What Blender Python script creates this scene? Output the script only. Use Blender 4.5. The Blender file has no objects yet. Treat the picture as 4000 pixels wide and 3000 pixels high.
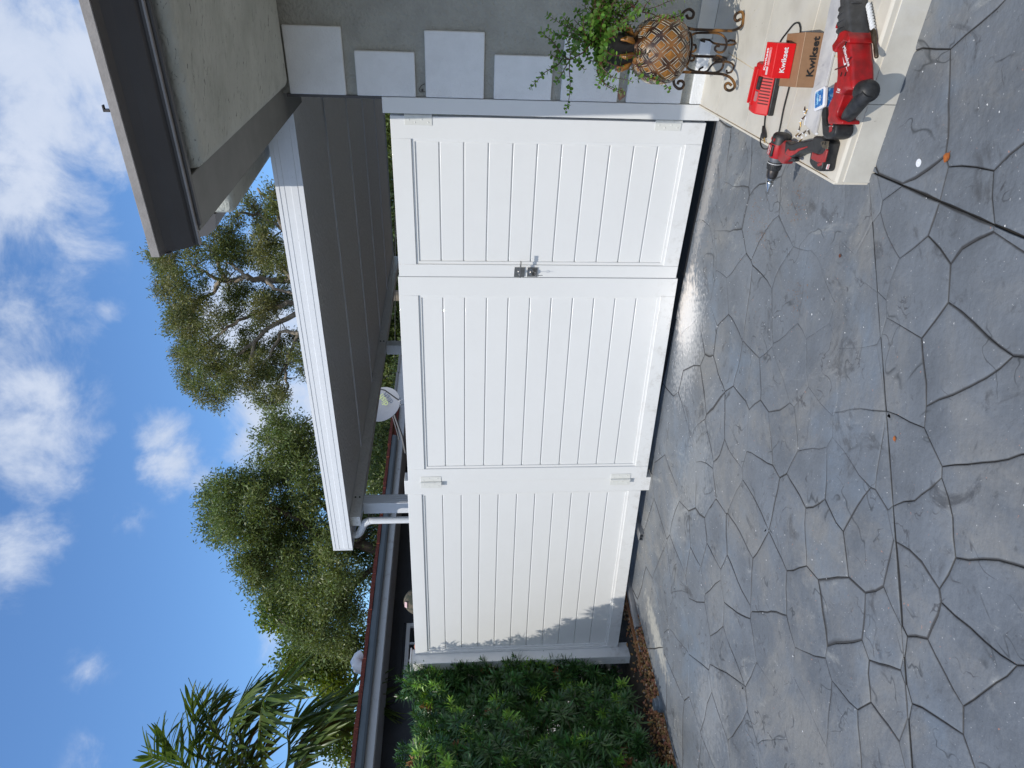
import bpy, bmesh, math, random
import numpy as np
from mathutils import Vector, Matrix, noise
R = math.radians
random.seed(11); np.random.seed(11)
SC = bpy.context.scene
COL = SC.collection

# ------------------------------------------------------------------ camera
# (the phone was held sideways, so the camera is rolled by a quarter turn)
pitch, roll, FPX = R(4.4), R(0.3), 2740.0
Fw = Vector((0, math.cos(pitch), -math.sin(pitch)))
Dn0 = Vector((0, -math.sin(pitch), -math.cos(pitch)))
Rt = Vector((1, 0, 0)) * math.cos(roll) + Dn0 * math.sin(roll)
Dn = Dn0 * math.cos(roll) - Vector((1, 0, 0)) * math.sin(roll)
cd = bpy.data.cameras.new('camera'); cam = bpy.data.objects.new('camera', cd); COL.objects.link(cam)
M = Matrix.Identity(4)
for i, ax in enumerate((Dn, Rt, -Fw)):
    for j in range(3): M[j][i] = ax[j]
M.translation = (0, 0, 1.5)
cam.matrix_world = M
cd.sensor_width = 36.0; cd.lens = 36.0 * FPX / 4000.0
cd.clip_start = 0.05; cd.clip_end = 2000
SC.camera = cam
SC.view_settings.view_transform = 'Standard'; SC.view_settings.look = 'None'
SC.view_settings.exposure = 0.42; SC.view_settings.gamma = 1.0; SC.view_settings.use_curve_mapping = False

# ------------------------------------------------------------------ house frame: X to the right along the facade, Y into the house
O0, XA, YA = Vector((1.505, 3.955, 0)), Vector((.8110, -.5850, 0)), Vector((.5850, .8110, 0))
def HW(x, y, z=0.0): return O0 + XA * x + YA * y + Vector((0, 0, z))
HROT = math.atan2(XA.y, XA.x)

# ------------------------------------------------------------------ sun
SUN_EL = R(54)
tos = XA * (-0.03) + YA * (-1.0); tos.normalize()
SUNV = Vector((tos.x * math.cos(SUN_EL), tos.y * math.cos(SUN_EL), math.sin(SUN_EL)))
sl = bpy.data.lights.new('sun', 'SUN'); sl.energy = 2.3; sl.angle = R(0.55); sl.color = (1.0, .95, .86)
so = bpy.data.objects.new('sun', sl); COL.objects.link(so)
so.rotation_mode = 'QUATERNION'; so.rotation_quaternion = SUNV.to_track_quat('Z', 'Y'); so.location = (0, 0, 30)

# ------------------------------------------------------------------ sky
W = bpy.data.worlds.new('World'); SC.world = W; W.use_nodes = True
nt = W.node_tree; nt.nodes.clear()
def N(t, **k):
    n = nt.nodes.new(t)
    for a, b in k.items(): setattr(n, a, b)
    return n
def LK(a, b): nt.links.new(a, b)
out = N('ShaderNodeOutputWorld'); bg = N('ShaderNodeBackground'); LK(bg.outputs[0], out.inputs[0])
sky = N('ShaderNodeTexSky', sky_type='NISHITA', sun_disc=False)
sky.sun_elevation = SUN_EL; sky.sun_rotation = math.atan2(SUNV.x, SUNV.y) % (2 * math.pi)
sky.altitude = 0; sky.air_density = 1.0; sky.dust_density = .7; sky.ozone_density = 2.5
bg.inputs[1].default_value = 0.15
tc = N('ShaderNodeTexCoord')
def pdir(x, y):
    v = Fw + Rt * ((1500 - y) / FPX) + Dn * ((x - 2000) / FPX); return v.normalized()
# banks of cloud: (photo x, photo y, radius in photo px, weight)
CL = [(60, 150, 400, 1), (150, 450, 270, .9), (330, 230, 200, .95), (60, 800, 300, .85), (150, 930, 170, .65), (40, 1250, 300, .85), (160, 1500, 190, .75),
      (60, 1750, 230, .8), (30, 2150, 170, .85), (260, 1540, 90, .55), (640, 1700, 120, 1), (700, 1800, 135, 1.05), (800, 1850, 110, .9), (410, 1700, 60, .45),
      (1000, 1300, 270, 1.25), (1080, 1600, 250, 1.25), (960, 1720, 160, 1), (1180, 1050, 230, 1.2), (1350, 1400, 300, 1.3), (420, 1210, 70, .62), (430, 620, 120, .75),
      (1330, 2920, 170, .62), (350, 2620, 80, .30), (420, 2960, 120, .36), (1090, 2460, 130, .36), (520, 2030, 70, .3)]
nz = N('ShaderNodeTexNoise'); nz.inputs['Scale'].default_value = 9.0; nz.inputs['Detail'].default_value = 10; nz.inputs['Roughness'].default_value = .62
nz.inputs['Distortion'].default_value = .35
LK(tc.outputs['Generated'], nz.inputs['Vector'])
nb = N('ShaderNodeTexNoise'); nb.inputs['Scale'].default_value = 2.1; nb.inputs['Detail'].default_value = 3
LK(tc.outputs['Generated'], nb.inputs['Vector'])
prev = None
def math_(op, a, b=None, clamp=False):
    n = N('ShaderNodeMath', operation=op); n.use_clamp = clamp
    for i, v in enumerate((a, b)):
        if v is None: continue
        if isinstance(v, (int, float)): n.inputs[i].default_value = v
        else: LK(v, n.inputs[i])
    return n.outputs[0]
for (x, y, r, wgt) in CL:
    d = pdir(x, y)
    vd = N('ShaderNodeVectorMath', operation='DISTANCE'); vd.inputs[1].default_value = d
    LK(tc.outputs['Generated'], vd.inputs[0])
    k = math_('SUBTRACT', 1.0, math_('DIVIDE', vd.outputs['Value'], r / FPX * 1.25), True)
    k = math_('MULTIPLY', k, wgt)
    prev = k if prev is None else math_('MAXIMUM', prev, k)
# everywhere else added cloud cover out of view, thickened for fill light
far = math_('MULTIPLY', math_('SUBTRACT', nb.outputs['Fac'], .5), 1.0)
vdv = N('ShaderNodeVectorMath', operation='DISTANCE'); vdv.inputs[1].default_value = pdir(900, 1900); LK(tc.outputs['Generated'], vdv.inputs[0])
offv = math_('SUBTRACT', math_('MULTIPLY', vdv.outputs['Value'], 1.0), .75, True)
prev = math_('MAXIMUM', prev, math_('MINIMUM', math_('MULTIPLY', math_('ADD', far, .42), math_('MULTIPLY', offv, 3.0)), .8))
s = math_('ADD', prev, math_('MULTIPLY', math_('SUBTRACT', nz.outputs['Fac'], .5), 2.6))
mr = N('ShaderNodeMapRange', interpolation_type='SMOOTHSTEP'); mr.inputs['From Min'].default_value = .12; mr.inputs['From Max'].default_value = 1.02
LK(s, mr.inputs['Value'])
gate = math_('MULTIPLY', prev, 5.0, True)
mask = math_('MULTIPLY', math_('MULTIPLY', mr.outputs[0], gate), .93)
tint = N('ShaderNodeMixRGB', blend_type='MULTIPLY'); tint.inputs[0].default_value = 1; tint.inputs[2].default_value = (.58, .78, .96, 1)
LK(sky.outputs[0], tint.inputs[1])
shade = N('ShaderNodeMixRGB'); shade.inputs[1].default_value = (2.2, 2.75, 3.7, 1); shade.inputs[2].default_value = (3.8, 4.1, 4.75, 1)
LK(math_('MULTIPLY', nz.outputs['Fac'], 1.15, True), shade.inputs[0])
mx = N('ShaderNodeMixRGB'); LK(mask, mx.inputs[0]); LK(tint.outputs[0], mx.inputs[1]); LK(shade.outputs[0], mx.inputs[2])
LK(mx.outputs[0], bg.inputs[0])

# ------------------------------------------------------------------ materials
MATS = {}
def mat(name, col, rough=.6, var=.0, vs=6.0, bump=.0, bs=60.0, metal=0.0, spec=.5, col2=None, stretch=(1, 1, 1), isl=0.0, coat=0.0, detail=5, bd=.004, thr=None):
    if name in MATS: return MATS[name]
    m = bpy.data.materials.new(name); m.use_nodes = True; t = m.node_tree; b = t.nodes['Principled BSDF']
    b.inputs['Roughness'].default_value = rough; b.inputs['Metallic'].default_value = metal
    b.inputs['Specular IOR Level'].default_value = spec; b.inputs['Coat Weight'].default_value = coat
    b.inputs['Base Color'].default_value = (*col, 1)
    def n(tp, **k):
        q = t.nodes.new(tp)
        for a, c in k.items(): setattr(q, a, c)
        return q
    co = n('ShaderNodeTexCoord'); mp = n('ShaderNodeMapping'); mp.inputs['Scale'].default_value = stretch
    ge = n('ShaderNodeNewGeometry'); t.links.new(ge.outputs['Position'], mp.inputs[0])
    last = None
    if var > 0 or col2:
        nn = n('ShaderNodeTexNoise'); nn.inputs['Scale'].default_value = vs; nn.inputs['Detail'].default_value = detail; nn.inputs['Roughness'].default_value = .6
        t.links.new(mp.outputs[0], nn.inputs['Vector'])
        rp = n('ShaderNodeMapRange', interpolation_type='SMOOTHSTEP')
        rp.inputs['From Min'].default_value = (thr or (.3, .7))[0]; rp.inputs['From Max'].default_value = (thr or (.3, .7))[1]
        t.links.new(nn.outputs['Fac'], rp.inputs['Value'])
        mi = n('ShaderNodeMixRGB'); mi.inputs[1].default_value = (*col, 1)
        c2 = col2 or tuple(c * (1 - var) for c in col); mi.inputs[2].default_value = (*c2, 1)
        t.links.new(rp.outputs[0], mi.inputs[0]); last = mi.outputs[0]
    if isl > 0:
        hs = n('ShaderNodeHueSaturation'); mr_ = n('ShaderNodeMapRange'); mr_.inputs['To Min'].default_value = 1 - isl; mr_.inputs['To Max'].default_value = 1 + isl
        t.links.new(ge.outputs['Random Per Island'], mr_.inputs['Value']); t.links.new(mr_.outputs[0], hs.inputs['Value'])
        mh = n('ShaderNodeMapRange'); mh.inputs['To Min'].default_value = .5 - isl * .05; mh.inputs['To Max'].default_value = .5 + isl * .05
        ml = n('ShaderNodeMath', operation='FRACT'); mm = n('ShaderNodeMath', operation='MULTIPLY'); mm.inputs[1].default_value = 17.3
        t.links.new(ge.outputs['Random Per Island'], mm.inputs[0]); t.links.new(mm.outputs[0], ml.inputs[0]); t.links.new(ml.outputs[0], mh.inputs['Value']); t.links.new(mh.outputs[0], hs.inputs['Hue'])
        if last: t.links.new(last, hs.inputs['Color'])
        else: hs.inputs['Color'].default_value = (*col, 1)
        last = hs.outputs[0]
    if last: t.links.new(last, b.inputs['Base Color'])
    if bump > 0:
        bn = n('ShaderNodeTexNoise'); bn.inputs['Scale'].default_value = bs; bn.inputs['Detail'].default_value = 4
        t.links.new(mp.outputs[0], bn.inputs['Vector'])
        bu = n('ShaderNodeBump'); bu.inputs['Strength'].default_value = bump; bu.inputs['Distance'].default_value = bd
        t.links.new(bn.outputs['Fac'], bu.inputs['Height']); t.links.new(bu.outputs[0], b.inputs['Normal'])
    MATS[name] = m; return m
def leafmat(name, col, isl=.35, trans=.35, rough=.45, var=0.0, vs=1.0, col2=None):
    m = mat(name, col, rough, isl=isl, var=var, vs=vs, col2=col2); t = m.node_tree; b = t.nodes['Principled BSDF']
    o = t.nodes['Material Output']; tr = t.nodes.new('ShaderNodeBsdfTranslucent'); ms = t.nodes.new('ShaderNodeMixShader'); ms.inputs[0].default_value = trans
    src = b.inputs['Base Color'].links[0].from_socket; g = t.nodes.new('ShaderNodeMixRGB'); g.blend_type = 'MULTIPLY'; g.inputs[0].default_value = 1; g.inputs[2].default_value = (1.5, 1.5, .6, 1)
    t.links.new(src, g.inputs[1]); t.links.new(g.outputs[0], tr.inputs[0])
    t.links.new(b.outputs[0], ms.inputs[1]); t.links.new(tr.outputs[0], ms.inputs[2]); t.links.new(ms.outputs[0], o.inputs[0])
    return m

# ------------------------------------------------------------------ objects
WM = {}
class MB:
    def __init__(s, fr=None): s.v = []; s.f = []; s.mi = []; s.cur = 0; s.fr = fr or (lambda x, y, z: Vector((x, y, z)))
    def add(s, vs, fs):
        o = len(s.v); s.v += [s.fr(*p) for p in vs]; s.f += [tuple(i + o for i in f) for f in fs]; s.mi += [s.cur] * len(fs)
    def box(s, x0, x1, y0, y1, z0, z1):
        s.add([(x, y, z) for z in (z0, z1) for y in (y0, y1) for x in (x0, x1)],
              [(0, 2, 3, 1), (4, 5, 7, 6), (0, 1, 5, 4), (2, 6, 7, 3), (0, 4, 6, 2), (1, 3, 7, 5)])
    def prism(s, poly, z0, z1, top=None):
        n = len(poly); t = top or poly
        s.add([(a, b, z0) for a, b in poly] + [(a, b, z1) for a, b in t],
              [tuple(range(n))[::-1], tuple(range(n, 2 * n))] + [(i, (i + 1) % n, n + (i + 1) % n, n + i) for i in range(n)])
    def extr(s, prof, fn, h0, h1):      # prof (a,b) swept along h, fn(a,b,h) -> x,y,z
        n = len(prof)
        s.add([fn(a, b, h0) for a, b in prof] + [fn(a, b, h1) for a, b in prof],
              [tuple(range(n))[::-1], tuple(range(n, 2 * n))] + [(i, (i + 1) % n, n + (i + 1) % n, n + i) for i in range(n)])
    def tube(s, pts, r, seg=8, cap=True, flat=1.0):
        P = [Vector(p) for p in pts]; n = len(P); vs = []; up = Vector((.13, .27, 1)).normalized(); u = None
        for i, p in enumerate(P):
            d = (P[min(i + 1, n - 1)] - P[max(i - 1, 0)]).normalized()
            if u is None: u = d.cross(up if abs(d.dot(up)) < .9 else Vector((1, 0, 0))).normalized()
            else: u = (u - d * u.dot(d)).normalized()
            w = d.cross(u); rr = r[i] if isinstance(r, (list, tuple)) else r
            for k in range(seg):
                a = 2 * math.pi * k / seg; vs.append(p + u * (rr * math.cos(a)) + w * (rr * flat * math.sin(a)))
        fs = [(i * seg + k, i * seg + (k + 1) % seg, (i + 1) * seg + (k + 1) % seg, (i + 1) * seg + k) for i in range(n - 1) for k in range(seg)]
        if cap: fs += [tuple(range(seg))[::-1], tuple(range((n - 1) * seg, n * seg))]
        s.add([tuple(v) for v in vs], fs)
    def lathe(s, p0, p1, prof, seg=24):  # prof: (distance along axis, radius)
        a = Vector(p0); d = (Vector(p1) - a).normalized()
        u = d.cross(Vector((0, 0, 1)) if abs(d.z) < .9 else Vector((1, 0, 0))).normalized(); w = d.cross(u); vs = []
        for (h, r) in prof:
            for k in range(seg):
                t = 2 * math.pi * k / seg; vs.append(tuple(a + d * h + u * (r * math.cos(t)) + w * (r * math.sin(t))))
        n = len(prof)
        fs = [(i * seg + k, i * seg + (k + 1) % seg, (i + 1) * seg + (k + 1) % seg, (i + 1) * seg + k) for i in range(n - 1) for k in range(seg)]
        fs += [tuple(range(seg))[::-1], tuple(range((n - 1) * seg, n * seg))]
        s.add(vs, fs)
    def build(s, name, m, parent=None, bevel=0, seg=2, smooth=False, fix=True, base=None):
        me = bpy.data.meshes.new(name)
        if parent is None:
            V = np.array([tuple(v) for v in s.v]); c = base or Vector(((V[:, 0].min() + V[:, 0].max()) / 2, (V[:, 1].min() + V[:, 1].max()) / 2, V[:, 2].min()))
            mw = Matrix.Translation(c)
        else: mw = WM[parent.name]
        inv = mw.inverted()
        me.from_pydata([inv @ v for v in s.v], [], s.f)
        if fix:
            bm = bmesh.new(); bm.from_mesh(me); bmesh.ops.recalc_face_normals(bm, faces=bm.faces); bm.to_mesh(me); bm.free()
        for q in (m if isinstance(m, (list, tuple)) else [m]): me.materials.append(q)
        if isinstance(m, (list, tuple)): me.polygons.foreach_set('material_index', s.mi)
        if smooth: me.polygons.foreach_set('use_smooth', [True] * len(me.polygons))
        o = bpy.data.objects.new(name, me); COL.objects.link(o)
        if parent is None: o.matrix_world = mw
        else: o.parent = parent
        WM[o.name] = mw
        if bevel:
            bv = o.modifiers.new('bevel', 'BEVEL'); bv.width = bevel; bv.segments = seg; bv.limit_method = 'ANGLE'; bv.angle_limit = R(35); bv.harden_normals = False
            me.polygons.foreach_set('use_smooth', [True] * len(me.polygons))
            try: me.set_sharp_from_angle(angle=R(50))
            except Exception: pass
        elif smooth:
            try: me.set_sharp_from_angle(angle=R(42))
            except Exception: pass
        return o
def tag(o, label=None, cat=None, group=None, kind=None):
    if label: o['label'] = label
    if cat: o['category'] = cat
    if group: o['group'] = group
    if kind: o['kind'] = kind
    return o
def thing(name, label, cat, loc, rot=HROT, group=None):
    o = bpy.data.objects.new(name, None); COL.objects.link(o); o.empty_display_size = .1
    mw = Matrix.Translation(loc) @ Matrix.Rotation(rot, 4, 'Z'); o.matrix_world = mw; WM[o.name] = mw
    return tag(o, label, cat, group)
def dup(o, parent, mw=None, parent_w=None):   # linked copy of a part, mw = its world matrix
    c = o.copy(); COL.objects.link(c)
    if parent: c.parent = parent; c.matrix_parent_inverse = Matrix.Identity(4); c.matrix_local = WM[parent.name].inverted() @ mw
    else: c.matrix_world = mw
    WM[c.name] = mw; return c
def text(name, s, size, org, xd, yd, m, parent, bold=.0, ext=.0004, sx=1.0, shear=0.0, align='CENTER'):
    cu = bpy.data.curves.new(name, 'FONT'); cu.body = s; cu.size = size; cu.extrude = ext; cu.offset = bold * size; cu.align_x = align; cu.align_y = 'CENTER'; cu.shear = shear
    cu.resolution_u = 3
    t = bpy.data.objects.new('tmp', cu); COL.objects.link(t); dg = bpy.context.evaluated_depsgraph_get(); dg.update()
    me = bpy.data.meshes.new_from_object(t.evaluated_get(dg)); bpy.data.objects.remove(t); me.name = name
    xd = Vector(xd).normalized(); yd = Vector(yd); yd = (yd - xd * yd.dot(xd)).normalized(); zd = xd.cross(yd)
    A = Matrix.Identity(4)
    for i, ax in enumerate((xd * sx, yd, zd)):
        for j in range(3): A[j][i] = ax[j]
    A.translation = Vector(org)
    me.transform(WM[parent.name].inverted() @ A)
    me.materials.clear(); me.materials.append(m)
    o = bpy.data.objects.new(name, me); COL.objects.link(o); o.parent = parent; WM[o.name] = WM[parent.name]
    return o
def npmesh(name, V, F, m, parent, smooth=False):   # V (n,3) world, F (k,4)
    me = bpy.data.meshes.new(name); mw = WM[parent.name] if parent else Matrix.Identity(4)
    inv = np.array(mw.inverted()); V = V @ inv[:3, :3].T + inv[:3, 3]
    n = len(V); k, q = F.shape
    me.vertices.add(n); me.vertices.foreach_set('co', V.astype(np.float32).ravel())
    me.loops.add(k * q); me.loops.foreach_set('vertex_index', F.astype(np.int32).ravel())
    me.polygons.add(k); me.polygons.foreach_set('loop_start', np.arange(0, k * q, q, dtype=np.int32))
    me.update(calc_edges=True); me.validate()
    me.materials.append(m)
    o = bpy.data.objects.new(name, me); COL.objects.link(o)
    if parent: o.parent = parent
    WM[o.name] = mw
    return o
def leaves(C, L, Wd, up=0.0, dirs=None):  # centres (n,3) -> diamond leaves; returns V,F
    n = len(C); d = np.random.normal(size=(n, 3)) if dirs is None else dirs; d[:, 2] += up
    d /= np.linalg.norm(d, axis=1)[:, None]; r = np.random.normal(size=(n, 3)); w = np.cross(d, r); w /= np.linalg.norm(w, axis=1)[:, None] + 1e-9
    l = (L * np.random.uniform(.6, 1.3, n))[:, None]; ww = (Wd * np.random.uniform(.7, 1.3, n))[:, None]
    V = np.stack([C, C + d * l * .45 + w * ww * .5, C + d * l, C + d * l * .45 - w * ww * .5], 1).reshape(-1, 3)
    return V, np.arange(4 * n).reshape(n, 4)

WHITE = mat('white_gate_paint', (.80, .80, .79), .32, var=.02, vs=3, bump=.05, bs=300, bd=.0006, coat=.25)
QUOIN = mat('white_quoin_paint', (.82, .83, .84), .6, var=.07, vs=9, bump=.8, bs=110, bd=.004)
STUCCO = mat('grey_stucco', (.40, .395, .355), .85, var=.16, vs=7, bump=1.0, bs=55, bd=.014, stretch=(1, 1, 1))
BRONZE = mat('dark_gutter_metal', (.085, .08, .08), .45, var=.12, vs=4, bump=.1, bs=200, bd=.001)
LIP = mat('weathered_gutter_edge', (.30, .28, .27), .6, var=.2, vs=20, bump=.2, bs=150)
ALU = mat('white_aluminium', (.78, .80, .83), .35, var=.03, vs=20, bump=.05, bs=200, bd=.0008)
BLACK = mat('black_rubber', (.012, .012, .013), .5, var=.3, vs=60, bump=.2, bs=400, bd=.0006, col2=(.03, .03, .03))
RED = mat('red_tool_plastic', (.42, .008, .010), .38, var=.4, vs=25, col2=(.22, .012, .012), bump=.1, bs=300, bd=.0006)
BRIGHTRED = mat('red_printed_card', (.72, .008, .012), .4, var=.04, vs=30)
WTXT = mat('white_print', (.8, .8, .8), .5)
KTXT = mat('black_print', (.01, .01, .01), .6)
STEEL = mat('brushed_steel', (.35, .34, .33), .3, metal=1.0, var=.2, vs=80)
DSTEEL = mat('dark_steel', (.10, .09, .085), .38, metal=.9, var=.3, vs=60)
WOOD = mat('raw_brown_wood', (.30, .13, .05), .7, var=.4, vs=25, stretch=(1, 1, .2))
DARKV = mat('black_void', (.008, .008, .008), .9)

# measured positions in metres
T1=[(3.86,21.16,9.95,0.51),(4.33,22.14,9.66,0.34),(3.71,21.58,10.43,0.28),(3.41,22.33,10.33,0.49),(2.95,22.4,10.55,0.3),(2.85,20.61,9.4,0.41),(3.39,20.44,8.95,0.31),(2.65,23.08,10.35,0.51),(2.48,21.23,9.2,0.28),(1.97,21.15,9.78,0.37),(1.9,23.59,10.4,0.57),(2.14,21.9,9.45,0.34),(1.71,23.08,9.64,0.41),(1.16,21.92,9.59,0.43),(1.04,22.45,10.06,0.3),(0.7,20.88,9.0,0.46),(0.42,22.43,9.92,0.3),(0.09,23.18,9.97,0.41),(-0.2,22.07,9.2,0.39),(0.38,22.77,9.25,0.45),(-0.5,22.55,8.99,0.3),(-0.06,20.6,8.09,0.41),(0.72,22.83,8.79,0.45),(0.99,22.29,8.25,0.34),(0.4,21.36,8.11,0.38),(0.2,20.5,7.41,0.36),(-0.17,23.17,8.04,0.31),(-0.44,21.91,7.46,0.29),(2.22,22.7,8.46,0.3),(2.77,23.21,8.52,0.41),(2.9,22.69,8.64,0.35),(3.18,23.35,8.41,0.31),(4.25,21.66,8.58,0.52),(4.11,22.96,9.3,0.3),(4.47,21.82,8.41,0.43),(4.19,23.39,8.67,0.46),(4.31,23.21,8.12,0.51),(4.16,20.71,7.06,0.41),(3.74,20.84,6.92,0.41),(4.15,21.09,6.81,0.32),(5.43,23.49,7.8,0.41),(5.32,21.8,7.03,0.38),(5.32,22.41,7.79,0.3),(5.67,21.36,6.96,0.38),(5.56,22.02,7.78,0.29),(5.03,21.63,8.12,0.29),(2.24,21.52,7.34,0.43),(2.56,22.27,7.26,0.39),(1.99,22.27,7.59,0.34),(2.98,23.29,7.76,0.31),(2.79,22.58,7.0,0.35),(2.69,23.37,7.0,0.26),(1.62,23.14,8.21,0.36),(1.09,23.57,8.24,0.41),(1.14,22.55,7.71,0.3),(0.56,20.92,7.18,0.37),(1.12,23.15,7.4,0.36),(1.49,23.49,7.33,0.31),(0.53,23.3,7.39,0.41),(0.88,22.22,6.78,0.29),(0.27,22.68,7.52,0.3),(-0.07,21.08,6.83,0.28),(-0.32,23.06,7.14,0.36),(-0.55,22.24,7.26,0.24),(2.08,21.31,8.66,0.33),(1.13,20.6,8.51,0.32),(1.17,23.13,9.08,0.31),(1.45,23.57,6.85,0.31),(0.91,20.68,6.07,0.32),(0.52,22.96,6.43,0.25),(3.42,21.71,8.56,0.24),(3.06,20.88,8.85,0.23),(2.63,21.34,8.93,0.23),(1.99,22.86,8.89,0.25),(3.67,23.19,7.64,0.31),(3.43,20.54,6.5,0.27),(3.3,22.37,6.85,0.25),(3.69,20.54,6.33,0.27)]
L1=[[(3.05,22.22,5.03),(3.04,21.83,5.9),(3.3,22.38,6.67),(3.29,22.48,7.45),(3.29,22.01,7.88),(3.28,22.5,8.68),(3.25,21.81,8.77),(3.4,21.58,9.01),(3.67,22.1,9.55)],[(3.17,21.53,7.74),(3.47,21.7,8.01),(3.74,21.91,8.49)],[(3.23,22.11,7.35),(2.87,21.66,6.96),(2.67,21.54,5.84)],[(2.68,22.37,5.53),(2.47,21.81,6.73),(2.3,22.46,7.21),(2.58,22.4,7.29)],[(2.62,21.88,5.44),(2.25,21.96,6.39),(1.78,22.02,7.29),(1.36,22.14,7.74),(1.02,22.1,8.1),(0.88,22.06,8.32)],[(2.5,22.12,6.8),(2.2,22.44,7.87),(2.01,22.01,8.16),(1.67,21.93,8.59),(1.36,22.22,9.06),(1.2,21.74,9.26)],[(3.16,21.8,8.64),(2.92,22.48,9.14),(2.53,22.02,9.44),(2.29,22.05,9.68)],[(2.57,21.51,5.38),(1.58,21.92,6.34),(1.12,22.08,6.61),(0.62,21.52,6.62),(0.21,22.12,6.81),(-0.07,22.13,6.72)],[(1.55,21.56,6.26),(1.69,22.13,6.99),(0.92,21.97,7.23),(0.65,22.18,7.52)],[(3.94,21.85,4.97),(4.8,22.21,6.86),(5.28,22.24,7.61),(5.15,21.52,8.0)],[(4.66,21.56,6.7),(5.65,22.18,7.26),(6.15,22.46,7.71)],[(3.21,21.75,6.52),(3.66,21.96,6.85),(3.97,22.09,7.2),(4.05,21.82,7.73)],[(3.19,21.86,8.47),(4.0,21.81,8.82),(4.28,21.87,9.11)],[(1.36,22.1,7.73),(0.4,21.8,7.74),(0.41,21.88,8.22),(0.27,22.27,8.99)]]
T2=[(-0.95,17.77,5.93,0.4),(-1.35,19.18,6.7,0.29),(-1.34,19.61,6.15,0.45),(-1.13,18.51,5.53,0.37),(-1.66,18.28,5.71,0.46),(-1.7,19.79,5.67,0.4),(-1.83,18.32,6.56,0.12),(-1.91,18.19,6.04,0.37),(-2.31,18.83,6.34,0.29),(-2.39,19.51,6.14,0.54),(-2.17,17.96,5.33,0.5),(-2.7,18.54,5.19,0.38),(-2.58,18.57,7.43,0.42),(-3.04,19.87,8.14,0.45),(-3.25,18.84,8.02,0.24),(-3.83,19.92,8.25,0.35),(-3.19,18.14,7.3,0.46),(-2.86,18.58,7.08,0.42),(-2.6,19.39,7.14,0.29),(-4.25,20.0,8.04,0.25),(-3.73,18.87,7.54,0.33),(-3.53,18.29,7.0,0.46),(-2.95,18.01,6.57,0.5),(-2.66,19.08,6.68,0.39),(-3.79,18.2,6.71,0.41),(-3.74,19.8,6.69,0.6),(-3.37,19.88,6.23,0.55),(-4.45,18.18,6.97,0.28),(-4.38,18.42,6.78,0.47),(-4.48,19.8,6.69,0.6),(-4.15,19.37,6.11,0.59),(-3.76,19.8,5.73,0.5),(-3.07,18.6,5.47,0.42),(-4.82,18.04,6.71,0.32),(-5.08,18.46,6.53,0.42),(-5.21,19.76,6.45,0.6),(-4.63,18.41,5.66,0.51),(-4.37,18.6,5.25,0.47),(-3.81,18.78,5.06,0.33),(-4.89,18.79,4.93,0.48),(-5.34,18.76,5.52,0.57),(-5.95,20.09,6.39,0.51),(-5.38,18.11,4.94,0.55),(-4.71,17.71,4.43,0.45),(-4.76,20.15,4.58,0.41),(-4.13,19.99,4.31,0.4),(-3.63,20.27,4.09,0.31),(-5.57,18.83,4.38,0.52),(-6.56,20.17,4.94,0.56),(-5.36,20.11,4.23,0.31),(-2.87,18.28,3.7,0.28),(-2.54,19.64,3.76,0.3),(-2.08,19.88,3.64,0.3),(-1.3,19.42,3.59,0.29),(-0.94,19.05,3.59,0.24),(-6.06,18.45,4.15,0.28),(-6.08,18.59,5.21,0.47),(-6.38,18.29,5.42,0.42),(-6.43,17.88,4.9,0.45),(-6.93,19.23,4.69,0.39),(-6.15,18.45,5.68,0.28),(-7.64,19.81,4.54,0.3),(-4.11,17.82,4.66,0.45),(-4.13,20.05,4.71,0.46),(-3.44,19.5,4.33,0.39),(-4.61,20.1,4.08,0.41),(-3.85,20.03,3.82,0.41)]
L2=[[(-4.69,19.24,2.3),(-4.22,19.05,4.17),(-3.89,18.71,5.27),(-4.39,19.15,5.83),(-4.49,18.8,6.21)],[(-4.18,18.88,4.15),(-2.78,19.1,5.58),(-2.33,19.01,6.02),(-1.48,18.95,6.23)],[(-4.0,19.26,5.38),(-3.38,19.07,6.04),(-3.1,18.9,6.91),(-2.89,18.85,7.53)],[(-4.89,19.22,3.73),(-5.75,18.99,4.64),(-6.03,19.17,5.37),(-6.41,18.91,5.56)],[(-4.32,18.82,5.75),(-5.01,19.02,6.49),(-5.04,19.19,7.0)]]
T3=[(-6.2,19.84,6.81,0.3),(-6.81,21.08,6.79,0.43),(-7.22,21.34,6.6,0.27),(-6.52,21.11,6.38,0.32),(-6.41,21.15,6.95,0.21),(-7.52,19.52,6.07,0.3),(-8.25,20.76,6.46,0.26),(-8.14,21.23,6.06,0.43),(-7.91,19.6,5.71,0.4),(-7.9,20.04,5.32,0.46),(-8.16,20.04,4.92,0.41),(-7.92,20.55,4.91,0.31),(-7.35,20.35,4.47,0.31),(-7.58,20.45,4.64,0.26),(-7.67,21.05,5.76,0.32),(-6.99,19.5,5.92,0.25),(-9.73,19.61,5.2,0.29),(-9.34,19.75,4.91,0.39),(-9.98,19.75,4.76,0.33),(-10.25,19.64,4.58,0.19),(-10.49,21.45,5.03,0.28),(-9.34,21.21,4.99,0.35),(-8.49,19.67,5.05,0.32),(-7.86,20.5,5.03,0.34),(-8.03,20.13,5.29,0.3),(-10.84,20.13,4.5,0.23),(-9.56,20.2,4.79,0.3)]
L3=[[(-8.13,20.59,2.37),(-8.02,20.55,4.91),(-7.94,20.42,5.63),(-7.98,20.31,6.11)],[(-7.96,20.4,4.88),(-7.37,20.27,5.85),(-6.68,20.53,6.65)],[(-8.07,20.63,4.41),(-9.0,20.43,4.64),(-9.67,20.25,4.87)]]
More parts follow.
